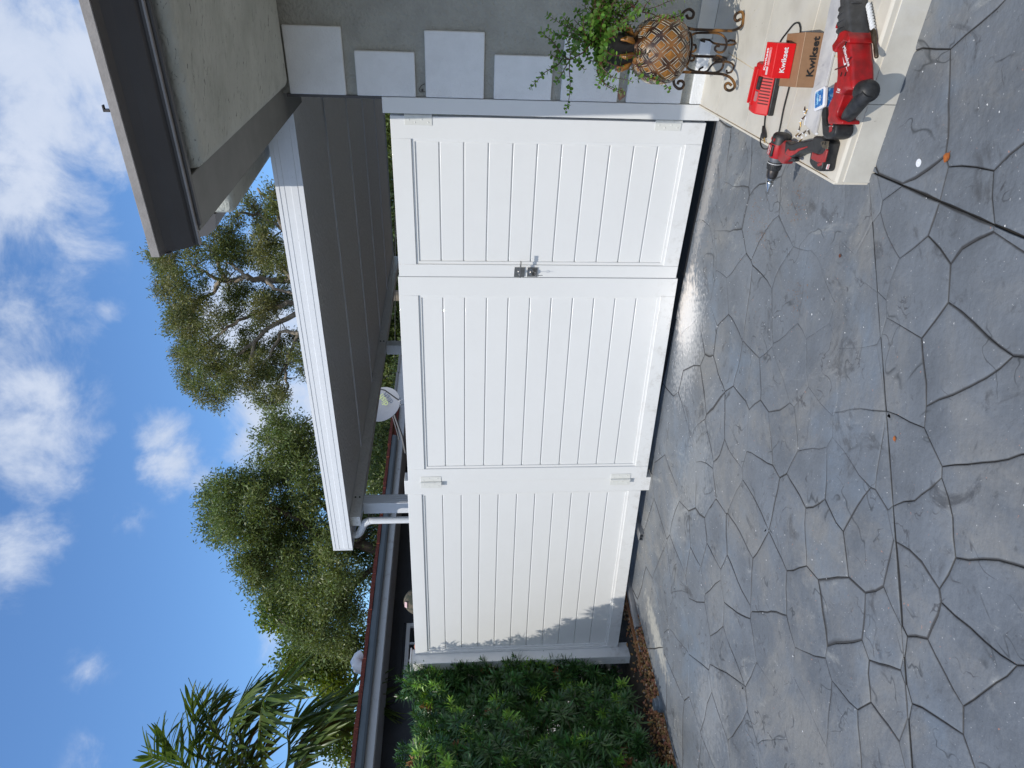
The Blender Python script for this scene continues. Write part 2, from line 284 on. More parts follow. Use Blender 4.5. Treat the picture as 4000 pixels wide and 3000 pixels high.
T4=[(9.06,24.04,3.57,0.44),(8.39,24.62,3.67,0.45),(7.52,25.31,3.69,0.46),(6.56,25.85,3.69,0.47),(5.37,24.64,3.6,0.45),(4.61,25.9,3.76,0.52),(3.69,25.37,3.85,0.56),(2.89,24.79,3.44,0.54),(2.69,24.62,3.87,0.54),(1.92,24.99,4.18,0.55),(1.87,25.61,3.7,0.56),(1.01,24.76,4.34,0.54),(0.95,25.58,3.88,0.56),(0.12,24.88,4.53,0.54),(0.02,24.24,3.94,0.53),(-0.79,25.11,4.74,0.55),(-0.9,25.59,4.17,0.56),(-1.68,23.71,4.82,0.52),(-1.76,24.77,4.35,0.54),(-2.65,24.78,4.62,0.54),(8.53,26.14,3.33,0.48),(5.73,26.31,3.36,0.48),(0.91,24.62,3.26,0.45),(-3.28,26.19,4.43,0.48)]
PF=[[(-5.31,9.0,3.84),(-4.9,9.1,4.37),(-4.69,9.2,4.8),(-4.4,9.31,4.89),(-4.14,9.41,4.96)],[(-5.31,9.0,3.84),(-4.94,8.92,4.45),(-4.67,8.83,4.9),(-4.46,8.75,5.21)],[(-5.31,9.0,3.84),(-4.71,8.99,4.12),(-4.33,8.97,4.33),(-4.04,8.96,4.28),(-3.83,8.95,4.11)],[(-5.31,9.0,3.84),(-4.51,8.87,3.95),(-4.02,8.74,3.91),(-3.73,8.6,3.8),(-3.53,8.47,3.5)],[(-5.31,9.0,3.84),(-4.79,9.11,3.68),(-4.48,9.22,3.68),(-4.34,9.33,3.56),(-4.3,9.44,3.28)],[(-5.31,9.0,3.84),(-4.77,9.06,3.5),(-4.52,9.11,3.34),(-4.15,9.17,3.14),(-4.09,9.23,2.8),(-4.2,9.28,2.46)],[(-5.31,9.0,3.84),(-4.96,9.14,3.63),(-4.59,9.27,3.54),(-4.44,9.41,3.27),(-4.64,9.54,3.0)],[(-5.31,9.0,3.84),(-4.99,9.1,4.08),(-4.59,9.2,4.47),(-4.33,9.31,4.72),(-4.15,9.41,4.72)],[(-5.31,9.0,3.84),(-4.97,9.06,4.0),(-4.55,9.12,4.26),(-4.29,9.18,4.25),(-4.18,9.23,4.04)],[(-5.31,9.0,3.84),(-5.19,9.08,4.22),(-4.92,9.16,4.82),(-4.5,9.25,5.27)],[(-5.31,9.0,3.84),(-5.62,9.02,3.78),(-5.6,9.04,4.35),(-5.44,9.07,4.92)],[(-5.31,9.0,3.84),(-5.39,8.86,3.46),(-5.33,8.72,3.01),(-5.39,8.58,2.71)]]
STEMS=[[(0.48,-0.465,0.785),(0.5,-0.481,0.817),(0.474,-0.498,0.873),(0.449,-0.514,0.896),(0.433,-0.531,0.93),(0.417,-0.547,0.967)],[(0.407,-0.491,0.959),(0.407,-0.482,0.995),(0.413,-0.472,1.031),(0.426,-0.462,1.051)],[(0.408,-0.497,0.96),(0.428,-0.511,0.997),(0.457,-0.525,1.024),(0.491,-0.539,1.054),(0.516,-0.553,1.09),(0.537,-0.567,1.112)],[(0.407,-0.494,0.959),(0.362,-0.482,0.957),(0.296,-0.471,0.945),(0.229,-0.459,0.942),(0.162,-0.447,0.951)],[(0.406,-0.489,0.959),(0.374,-0.513,0.982),(0.344,-0.537,1.003),(0.321,-0.561,1.027)],[(0.401,-0.449,0.99),(0.378,-0.463,1.01),(0.361,-0.476,1.044),(0.344,-0.489,1.078),(0.311,-0.502,1.111),(0.279,-0.515,1.144)],[(0.495,-0.449,0.794),(0.487,-0.445,0.843),(0.515,-0.441,0.879),(0.543,-0.437,0.914),(0.571,-0.432,0.946)],[(0.468,-0.45,0.781),(0.481,-0.44,0.808),(0.49,-0.429,0.864),(0.505,-0.419,0.908),(0.526,-0.409,0.959),(0.549,-0.399,1.009),(0.579,-0.389,1.067)],[(0.468,-0.465,0.868),(0.468,-0.454,0.909),(0.496,-0.443,0.931),(0.506,-0.432,0.94)],[(0.408,-0.498,0.96),(0.449,-0.488,0.962),(0.494,-0.479,0.982),(0.502,-0.469,0.984)],[(0.441,-0.469,0.889),(0.422,-0.465,0.873),(0.4,-0.46,0.856),(0.397,-0.455,0.818),(0.385,-0.45,0.764),(0.398,-0.445,0.72)],[(0.43,-0.494,0.794),(0.389,-0.487,0.795),(0.35,-0.48,0.792),(0.313,-0.473,0.801),(0.273,-0.466,0.809)],[(0.401,-0.444,0.935),(0.397,-0.466,0.918),(0.383,-0.488,0.906),(0.366,-0.511,0.887)],[(0.518,-0.481,0.792),(0.542,-0.48,0.805),(0.561,-0.48,0.84),(0.575,-0.48,0.858),(0.603,-0.479,0.874)],[(0.513,-0.45,0.787),(0.551,-0.462,0.793),(0.597,-0.473,0.781),(0.648,-0.484,0.737),(0.684,-0.495,0.712)],[(0.549,-0.489,0.798),(0.594,-0.5,0.799),(0.632,-0.511,0.821),(0.667,-0.522,0.837),(0.696,-0.533,0.833)],[(0.401,-0.463,0.734),(0.431,-0.456,0.737),(0.444,-0.449,0.754),(0.467,-0.442,0.773),(0.511,-0.435,0.793)],[(0.489,-0.476,0.765),(0.468,-0.485,0.697),(0.417,-0.493,0.725),(0.458,-0.502,0.739)],[(0.457,-0.476,0.794),(0.382,-0.484,0.695),(0.369,-0.491,0.647),(0.343,-0.498,0.611),(0.325,-0.506,0.621)],[(0.597,-0.475,0.781),(0.609,-0.496,0.767),(0.6,-0.517,0.705),(0.589,-0.539,0.675)],[(0.552,-0.47,0.795),(0.539,-0.455,0.751),(0.514,-0.44,0.711),(0.534,-0.425,0.677),(0.541,-0.41,0.641)],[(0.488,-0.475,0.788),(0.5,-0.468,0.748),(0.524,-0.461,0.7),(0.568,-0.454,0.688),(0.588,-0.448,0.649)],[(0.663,-0.49,0.837),(0.646,-0.484,0.802),(0.658,-0.478,0.77),(0.681,-0.472,0.739)],[(0.645,-0.455,0.731),(0.634,-0.449,0.696),(0.628,-0.444,0.661),(0.605,-0.439,0.64)],[(0.59,-0.469,0.793),(0.618,-0.473,0.829),(0.621,-0.478,0.843)],[(0.47,-0.461,0.777),(0.455,-0.446,0.704),(0.422,-0.431,0.662),(0.388,-0.415,0.661)],[(0.52,-0.491,0.795),(0.568,-0.508,0.757),(0.628,-0.524,0.726),(0.657,-0.541,0.686),(0.687,-0.557,0.681)],[(0.495,-0.455,0.812),(0.524,-0.433,0.845),(0.535,-0.412,0.866)],[(0.54,-0.469,0.793),(0.575,-0.476,0.831),(0.596,-0.482,0.835)],[(0.574,-0.457,0.772),(0.569,-0.473,0.731),(0.537,-0.49,0.707),(0.496,-0.507,0.705)],[(0.415,-0.58,0.661),(0.363,-0.58,0.607),(0.348,-0.58,0.556),(0.335,-0.58,0.51),(0.295,-0.58,0.472)],[(0.64,-0.58,0.703),(0.629,-0.58,0.642),(0.625,-0.58,0.612),(0.613,-0.58,0.581),(0.61,-0.58,0.536),(0.623,-0.58,0.509),(0.634,-0.58,0.484)],[(0.61,-0.58,0.536),(0.618,-0.58,0.499),(0.624,-0.58,0.477),(0.609,-0.58,0.468)],[(0.663,-0.58,0.72),(0.634,-0.58,0.667),(0.665,-0.58,0.648),(0.681,-0.58,0.633)]]
SEEDS=[(1.16,3.67),(1.26,3.98),(1.09,3.34),(0.98,3.21),(0.97,3.73),(0.83,3.34),(0.76,3.01),(0.69,2.73),(0.65,2.54),(0.63,2.39),(0.57,2.22),(0.48,1.97),(0.71,3.48),(0.73,3.78),(0.62,3.24),(0.41,3.1),(0.35,2.83),(0.47,2.67),(0.46,2.41),(0.26,2.53),(0.31,2.17),(0.29,1.89),(0.26,1.72),(0.06,2.25),(0.1,2.02),(0.1,1.83),(-0.0,2.52),(0.07,2.77),(0.08,3.05),(0.38,3.39),(0.47,3.68),(0.21,3.41),(0.01,3.53),(-0.02,3.26),(0.21,3.85),(0.35,4.12),(0.47,3.93),(0.3,4.33),(0.52,4.4),(0.63,4.15),(0.05,3.91),(-0.01,4.13),(-0.09,4.33),(-0.27,4.03),(-0.25,3.69),(-0.27,3.4),(-0.22,3.19),(-0.17,2.91),(-0.22,2.77),(-0.22,2.51),(-0.09,1.94),(0.77,2.24),(0.77,2.12),(0.6,2.04),(0.57,1.85),(0.71,1.88),(0.49,1.75),(0.65,1.79),(-0.28,2.28),(-0.58,4.52),(-0.44,4.73),(-0.4,4.22),(-0.63,4.22),(-0.48,3.83),(-0.57,3.72),(-0.34,3.65),(-0.49,3.41),(-0.4,3.17),(-0.4,2.9),(-0.27,2.65),(-0.43,2.65),(-0.64,3.07),(-0.62,2.79),(-0.8,3.15),(-0.71,3.56),(-0.59,2.5),(-0.38,2.44),(-0.27,2.14),(-0.45,2.17),(-0.36,1.91),(-0.61,1.89),(-0.71,2.24),(-0.9,2.39),(-0.92,2.66),(-1.0,2.91),(-0.98,3.32),(-1.25,3.26),(-0.95,3.67),(-0.94,4.02),(-1.13,3.75),(-1.15,4.12),(-1.03,4.3),(-1.11,4.62),(-1.23,4.38),(-1.33,4.75),(-1.32,4.03),(-1.34,3.73),(-1.54,4.31),(-1.54,4.71),(-1.45,5.09),(-1.26,5.29),(-1.54,3.9),(-1.43,3.57),(-1.71,4.24),(-1.31,3.12),(-1.31,2.83),(-1.11,2.57),(-1.1,2.35),(-0.97,2.15),(-0.82,1.98),(-0.76,1.82),(-0.95,1.82),(-1.01,1.94),(-1.18,2.15),(-1.32,2.43),(-1.54,2.95),(-1.64,3.35),(-1.45,3.04),(-1.76,3.85),(-1.97,4.31),(-1.94,4.72),(-2.12,4.1),(-1.97,3.6),(-1.34,2.63),(-2.3,4.47),(-2.26,4.81),(-2.37,4.18),(-1.83,3.25),(-2.46,0.39),(-2.79,5.07),(4.06,1.31),(1.7,2.43),(3.11,4.05),(-4.78,3.06),(-1.36,0.14),(-1.58,1.56),(2.35,-0.14),(4.42,3.06),(2.93,6.31),(1.85,6.64),(1.82,4.92),(4.11,6.61),(3.55,0.92),(3.22,1.48),(-4.18,-0.62),(1.42,-1.43),(-0.38,0.5),(0.56,7.58),(-3.87,1.11),(1.32,-0.43),(3.43,7.13),(-4.08,7.44),(-1.44,5.84),(2.19,1.31),(1.42,4.71),(2.66,1.02),(2.16,7.63),(-3.92,3.19),(-3.27,4.63),(0.99,0.2),(3.45,4.73),(-3.66,1.65),(1.84,4.18),(-3.32,-0.85),(1.8,5.67),(0.16,5.53),(-1.59,1.03),(-1.36,6.79),(-2.65,5.8),(2.33,1.85),(3.05,-0.43),(-2.43,-0.55),(-3.93,5.9),(1.91,0.26),(-3.2,2.46),(-3.16,3.51),(0.4,0.42),(-4.71,6.13),(4.28,5.02),(-2.16,6.67),(2.32,4.79),(0.03,-1.15),(0.92,-1.02),(-4.26,3.62),(-3.72,6.65),(-0.85,5.69),(-0.39,-0.46),(-3.1,0.03),(-0.28,5.14),(1.17,1.39),(3.54,5.34),(-2.87,-1.47),(-3.95,0.1),(-4.51,2.33),(-1.23,-1.25),(4.17,0.58),(-1.71,-0.32),(-4.51,5.41),(-0.58,7.36),(-2.14,0.87),(-4.11,4.98),(4.21,4.13),(-4.97,-1.21),(1.22,7.05),(-3.09,7.75),(-0.47,6.13),(-4.67,1.39),(-3.34,5.53),(-0.43,1.06),(0.75,5.25),(-1.21,7.58),(1.17,0.79),(-4.54,-0.05),(-4.89,0.68),(2.42,4.24),(2.49,3.58),(-3.93,-1.27),(3.49,-0.69),(1.1,5.73),(0.65,6.24),(-4.27,1.79),(-1.67,7.96),(-4.2,0.57),(3.85,3.59),(-2.16,2.41),(4.28,7.81),(3.32,2.04),(-1.79,-1.01),(0.19,-0.61),(2.62,2.47),(-2.53,-1.08),(-4.84,4.61),(-4.71,3.96),(-2.34,5.24),(1.35,2.03),(-0.11,7.01),(-2.43,7.52),(4.31,-0.75),(-2.46,3.09),(4.1,-0.13),(3.6,0.19),(-3.98,2.2),(-2.66,1.87),(1.68,1.48),(0.08,6.41),(-3.1,4.15),(2.98,0.1),(-0.81,-0.11),(-1.98,1.91),(3.31,7.87),(2.39,-0.94),(4.32,1.98),(3.4,2.6),(-3.61,0.59),(-0.81,4.98),(-3.2,6.32),(-3.26,1.1),(1.27,2.64),(-1.28,-0.66),(2.82,7.41),(3.17,3.16),(0.5,1.05),(-1.78,5.46),(2.94,5.61),(2.51,5.47),(-2.55,3.67),(4.31,5.52),(0.71,4.79),(1.99,3.46),(-3.8,8.0),(-0.5,-1.46),(1.91,-0.51),(2.28,3.04),(-0.89,0.4),(1.79,7.19),(-3.15,6.96),(2.38,7.04),(-3.84,4.15),(-4.77,6.78),(0.48,-1.5),(-2.46,1.4),(2.84,1.89),(-0.03,0.03),(2.78,-1.39),(4.23,-1.48),(2.53,0.41),(-4.77,-0.65),(0.72,-0.42),(-4.95,7.63),(-4.34,4.48),(3.84,-1.05),(1.28,6.35),(-2.18,5.98),(-0.23,7.8),(3.52,6.56),(1.86,0.92),(-4.89,1.88),(3.75,2.98),(-3.41,2.97),(-0.1,5.92),(2.14,5.25),(3.76,6.05),(-0.98,6.35),(-3.64,-0.34),(3.06,5.11),(-4.42,-1.37),(1.16,7.85),(4.33,7.13),(-2.7,2.38),(1.18,5.32),(-3.42,-1.43),(-1.99,0.1),(-0.67,-0.93),(2.88,4.6),(2.4,5.96),(-4.97,5.62),(-4.36,7.94),(-0.4,5.56),(3.7,1.71),(-3.13,1.63),(1.7,-1.01),(3.16,0.57),(4.17,2.59),(2.29,-1.44),(0.6,6.99),(-2.86,0.78),(-1.03,1.16),(0.02,0.83),(-1.7,7.25),(1.56,3.14),(0.62,5.7),(0.26,4.95),(4.41,3.62),(1.67,3.73),(3.35,-1.17),(-2.95,-0.46)]
# ================================================================== GROUND
GRD = mat('bare_ground', (.16, .14, .11), .95, var=.4, vs=2, bump=.5, bs=30)
g = MB(); g.box(-150, 150, -150, 150, -.25, -.06); tag(g.build('ground', GRD), kind='structure')
GROUT = mat('driveway_joint', (.010, .011, .012), .95, var=.45, vs=7, bump=.6, bs=120, col2=(.022, .020, .018))
STONE = mat('stamped_slate_concrete', (.158, .176, .200), .50, var=.3, vs=2.2, bump=.9, bs=34, bd=.007, spec=.45)
t = STONE.node_tree; b = t.nodes['Principled BSDF']
def sn(tp, **k):
    q = t.nodes.new(tp)
    for a, c in k.items(): setattr(q, a, c)
    return q
ge = sn('ShaderNodeNewGeometry')
def layer(prevc, col, scale, lo, hi, detail=6, stretch=(1, 1, 1), dist=0.0, amt=1.0, off=(0, 0, 0)):
    mp = sn('ShaderNodeMapping'); mp.inputs['Scale'].default_value = stretch; mp.inputs['Location'].default_value = off; t.links.new(ge.outputs['Position'], mp.inputs[0])
    q = sn('ShaderNodeTexNoise'); q.inputs['Scale'].default_value = scale; q.inputs['Detail'].default_value = detail; q.inputs['Roughness'].default_value = .7; q.inputs['Distortion'].default_value = dist
    t.links.new(mp.outputs[0], q.inputs['Vector'])
    r = sn('ShaderNodeMapRange', interpolation_type='SMOOTHSTEP'); r.inputs['From Min'].default_value = lo; r.inputs['From Max'].default_value = hi; r.inputs['To Max'].default_value = amt
    t.links.new(q.outputs['Fac'], r.inputs['Value'])
    mi = sn('ShaderNodeMixRGB'); t.links.new(r.outputs[0], mi.inputs[0]); t.links.new(prevc, mi.inputs[1]); mi.inputs[2].default_value = (*col, 1)
    return mi.outputs[0]
c = b.inputs['Base Color'].links[0].from_socket
c = layer(c, (.205, .205, .20), 1.1, .46, .66, 7, (1, 1, 1), .6, .9)
c = layer(c, (.065, .068, .074), 4.2, .56, .70, 7, (1, 1, 1), 1.2, .8, (3, 7, 0))
c = layer(c, (.150, .190, .240), 1.6, .50, .72, 4, (1, 1, 1), .2, .6, (9, 2, 0))
c = layer(c, (.36, .365, .35), 2.8, .57, .80, 10, (1.6, .6, 1), 1.4, .85, (1, 5, 0))
def crease(prevc, scale, off, w, lo, hi, col, amt):
    mp = sn('ShaderNodeMapping'); mp.inputs['Location'].default_value = off; t.links.new(ge.outputs['Position'], mp.inputs[0])
    q = sn('ShaderNodeTexNoise'); q.inputs['Scale'].default_value = scale; q.inputs['Detail'].default_value = 3; q.inputs['Distortion'].default_value = .7; t.links.new(mp.outputs[0], q.inputs['Vector'])
    a = sn('ShaderNodeMath', operation='SUBTRACT'); t.links.new(q.outputs['Fac'], a.inputs[0]); a.inputs[1].default_value = .5; b2 = sn('ShaderNodeMath', operation='ABSOLUTE'); t.links.new(a.outputs[0], b2.inputs[0])
    r = sn('ShaderNodeMapRange'); r.inputs['From Min'].default_value = 0; r.inputs['From Max'].default_value = w; r.inputs['To Min'].default_value = 1; r.inputs['To Max'].default_value = 0; t.links.new(b2.outputs[0], r.inputs['Value'])
    m2 = sn('ShaderNodeTexNoise'); m2.inputs['Scale'].default_value = scale * 1.3; m2.inputs['Detail'].default_value = 2; mp2 = sn('ShaderNodeMapping'); mp2.inputs['Location'].default_value = (off[0] + 20, off[1], 3); t.links.new(ge.outputs['Position'], mp2.inputs[0]); t.links.new(mp2.outputs[0], m2.inputs['Vector'])
    r2 = sn('ShaderNodeMapRange', interpolation_type='SMOOTHSTEP'); r2.inputs['From Min'].default_value = lo; r2.inputs['From Max'].default_value = hi; r2.inputs['To Max'].default_value = amt; t.links.new(m2.outputs['Fac'], r2.inputs['Value'])
    mu = sn('ShaderNodeMath', operation='MULTIPLY'); t.links.new(r.outputs[0], mu.inputs[0]); t.links.new(r2.outputs[0], mu.inputs[1])
    mi = sn('ShaderNodeMixRGB'); t.links.new(mu.outputs[0], mi.inputs[0]); t.links.new(prevc, mi.inputs[1]); mi.inputs[2].default_value = (*col, 1); return mi.outputs[0], mu.outputs[0]
c, CR1 = crease(c, 3.2, (2, 3, 0), .010, .52, .62, (.045, .05, .055), .85)
c, CR2 = crease(c, 5.5, (12, 5, 0), .012, .56, .66, (.05, .05, .055), .8)
c = layer(c, (.33, .30, .26), 9, .60, .78, 9, (1, 1, 1), .8, .25)
c = layer(c, (.06, .065, .07), 16, .60, .70, 6, (1, 1, 1), .8, .5, (8, 8, 0))
c = layer(c, (.55, .55, .54), 75, .69, .73, 2, (1, 1, 1), 0, .6)
c = layer(c, (.02, .02, .02), 60, .72, .76, 2, (1, 1, 1), 0, .6, (4, 4, 0))
# paint-free mortar coloured flecks in two worn spots
c = layer(c, (.55, .24, .15), 42, .705, .73, 3, (1, 1, 1), 0, .7, (7, 1, 0))
# sawdust and plaster dust spilled by the gate, where it was drilled
def dust(prevc, X, Y, rx, ry, col, amt, sc=22):
    wp = HW(X, Y); mp = sn('ShaderNodeMapping', vector_type='TEXTURE'); mp.inputs['Location'].default_value = wp; mp.inputs['Rotation'].default_value = (0, 0, HROT); mp.inputs['Scale'].default_value = (rx, ry, 1)
    t.links.new(ge.outputs['Position'], mp.inputs[0]); ln = sn('ShaderNodeVectorMath', operation='LENGTH'); t.links.new(mp.outputs[0], ln.inputs[0])
    q = sn('ShaderNodeTexNoise'); q.inputs['Scale'].default_value = sc; q.inputs['Detail'].default_value = 8; t.links.new(ge.outputs['Position'], q.inputs['Vector'])
    a = sn('ShaderNodeMath', operation='MULTIPLY'); a.inputs[1].default_value = 1.7; t.links.new(q.outputs['Fac'], a.inputs[0])
    s_ = sn('ShaderNodeMath', operation='SUBTRACT'); t.links.new(a.outputs[0], s_.inputs[0]); t.links.new(ln.outputs['Value'], s_.inputs[1])
    r = sn('ShaderNodeMapRange', interpolation_type='SMOOTHSTEP'); r.inputs['From Min'].default_value = -.15; r.inputs['From Max'].default_value = .55; r.inputs['To Max'].default_value = amt
    t.links.new(s_.outputs[0], r.inputs['Value']); mi = sn('ShaderNodeMixRGB'); t.links.new(r.outputs[0], mi.inputs[0]); t.links.new(prevc, mi.inputs[1]); mi.inputs[2].default_value = (*col, 1)
    return mi.outputs[0]
c = dust(c, -1.32, -.30, .55, .28, (.50, .50, .50), .55, 40)
c = dust(c, -1.13, -.13, .34, .17, (.74, .68, .62), 1.0)
c = dust(c, -1.20, -.22, .30, .20, (.70, .68, .66), .85, 45)
c = dust(c, -.30, -.08, .85, .10, (.40, .38, .36), .6, 40)
c = dust(c, -2.5, -.75, .30, .14, (.36, .37, .37), .3, 40)
c = dust(c, -1.9, -.9, .5, .3, (.36, .37, .37), .3, 35)
c = dust(c, -2.9, -1.9, .4, .3, (.34, .35, .36), .35, 30)
c = dust(c, -3.55, -.95, .13, .45, (.50, .48, .42), .6)
c = dust(c, -2.2, -1.6, .35, .3, (.28, .28, .27), .3, 30)
# joints coloured darker towards their bottom
sp_ = sn('ShaderNodeSeparateXYZ'); t.links.new(ge.outputs['Position'], sp_.inputs[0]); r = sn('ShaderNodeMapRange'); r.inputs['From Min'].default_value = -.0042; r.inputs['From Max'].default_value = -.0024; r.inputs['To Min'].default_value = .9; r.inputs['To Max'].default_value = 0
t.links.new(sp_.outputs[2], r.inputs['Value']); mi = sn('ShaderNodeMixRGB'); t.links.new(r.outputs[0], mi.inputs[0]); t.links.new(c, mi.inputs[1]); mi.inputs[2].default_value = (.035, .034, .034, 1); c = mi.outputs[0]
t.links.new(c, b.inputs['Base Color'])
# damp sheen varies
rr = sn('ShaderNodeTexNoise'); rr.inputs['Scale'].default_value = 3; t.links.new(ge.outputs['Position'], rr.inputs['Vector'])
rm = sn('ShaderNodeMapRange'); rm.inputs['To Min'].default_value = .50; rm.inputs['To Max'].default_value = .90; t.links.new(rr.outputs['Fac'], rm.inputs['Value']); t.links.new(rm.outputs[0], b.inputs['Roughness'])
b.inputs['Normal'].links[0].from_node.inputs['Strength'].default_value = .8
b2_ = sn('ShaderNodeBump'); b2_.inputs['Distance'].default_value = .03; b2_.inputs['Strength'].default_value = .35; nn_ = sn('ShaderNodeTexNoise'); nn_.inputs['Scale'].default_value = 4.5; nn_.inputs['Detail'].default_value = 5; nn_.inputs['Distortion'].default_value = .8; t.links.new(ge.outputs['Position'], nn_.inputs['Vector']); cm_ = sn('ShaderNodeMath', operation='MAXIMUM'); t.links.new(CR1, cm_.inputs[0]); t.links.new(CR2, cm_.inputs[1]); c2_ = sn('ShaderNodeMath', operation='MULTIPLY'); c2_.inputs[1].default_value = -.12; t.links.new(cm_.outputs[0], c2_.inputs[0]); c3_ = sn('ShaderNodeMath', operation='ADD'); t.links.new(c2_.outputs[0], c3_.inputs[0]); t.links.new(nn_.outputs['Fac'], c3_.inputs[1]); t.links.new(c3_.outputs[0], b2_.inputs['Height']); t.links.new(b2_.outputs[0], b.inputs['Normal'].links[0].from_node.inputs['Normal'])

DX0 = -3.87
def clip(poly, p, nrm):   # keep side where (q-p).n >= 0
    o = []
    for i in range(len(poly)):
        a, c_ = poly[i], poly[(i + 1) % len(poly)]
        da = (a[0] - p[0]) * nrm[0] + (a[1] - p[1]) * nrm[1]; dc = (c_[0] - p[0]) * nrm[0] + (c_[1] - p[1]) * nrm[1]
        if da >= 0: o.append(a)
        if (da > 0) != (dc > 0) and abs(da - dc) > 1e-12:
            k = da / (da - dc); o.append((a[0] + (c_[0] - a[0]) * k, a[1] + (c_[1] - a[1]) * k))
    return o
base = MB(HW); base.box(DX0, 7.5, -9, .02, -.10, -.011)
driveway = tag(base.build('driveway', GROUT), kind='structure')
XA2, YA2 = (XA.x, XA.y), (YA.x, YA.y)
CUT = [((.769, 2.452), (.38, 1.752)), ((.722, 2.453), (-1.287, 2.23))]
lines = []
for a, b_ in CUT:
    d = Vector((b_[0] - a[0], b_[1] - a[1])).normalized(); lines.append((a, (-d.y, d.x), d))
def area(p): return .5 * sum(p[i][0] * p[(i + 1) % len(p)][1] - p[(i + 1) % len(p)][0] * p[i][1] for i in range(len(p)))
SP = []
for a in SEEDS:
    if all((a[0] - b_[0]) ** 2 + (a[1] - b_[1]) ** 2 > .19 ** 2 for b_ in SP): SP.append(a)
def edge_noise(x, y):
    k = 1.0
    for (a, n_, d) in lines: k = min(k, abs((x - a[0]) * n_[0] + (y - a[1]) * n_[1]) / .10)
    e = Vector((x, y, 0)) - O0; ex = e.dot(XA); ey = e.dot(YA)
    k = min(k, abs(ex - DX0) / .1, abs(ey) / .1); k = max(0, min(1, k)); v = Vector((x * 2.6, y * 2.6, 1.7)); v2 = Vector((x * 9, y * 9, 5.1))
    nx = noise.noise(v) * .055 + noise.noise(v2) * .014; ny = noise.noise(v + Vector((9, 3, 1))) * .055 + noise.noise(v2 + Vector((4, 8, 2))) * .014
    return x + nx * k, y + ny * k
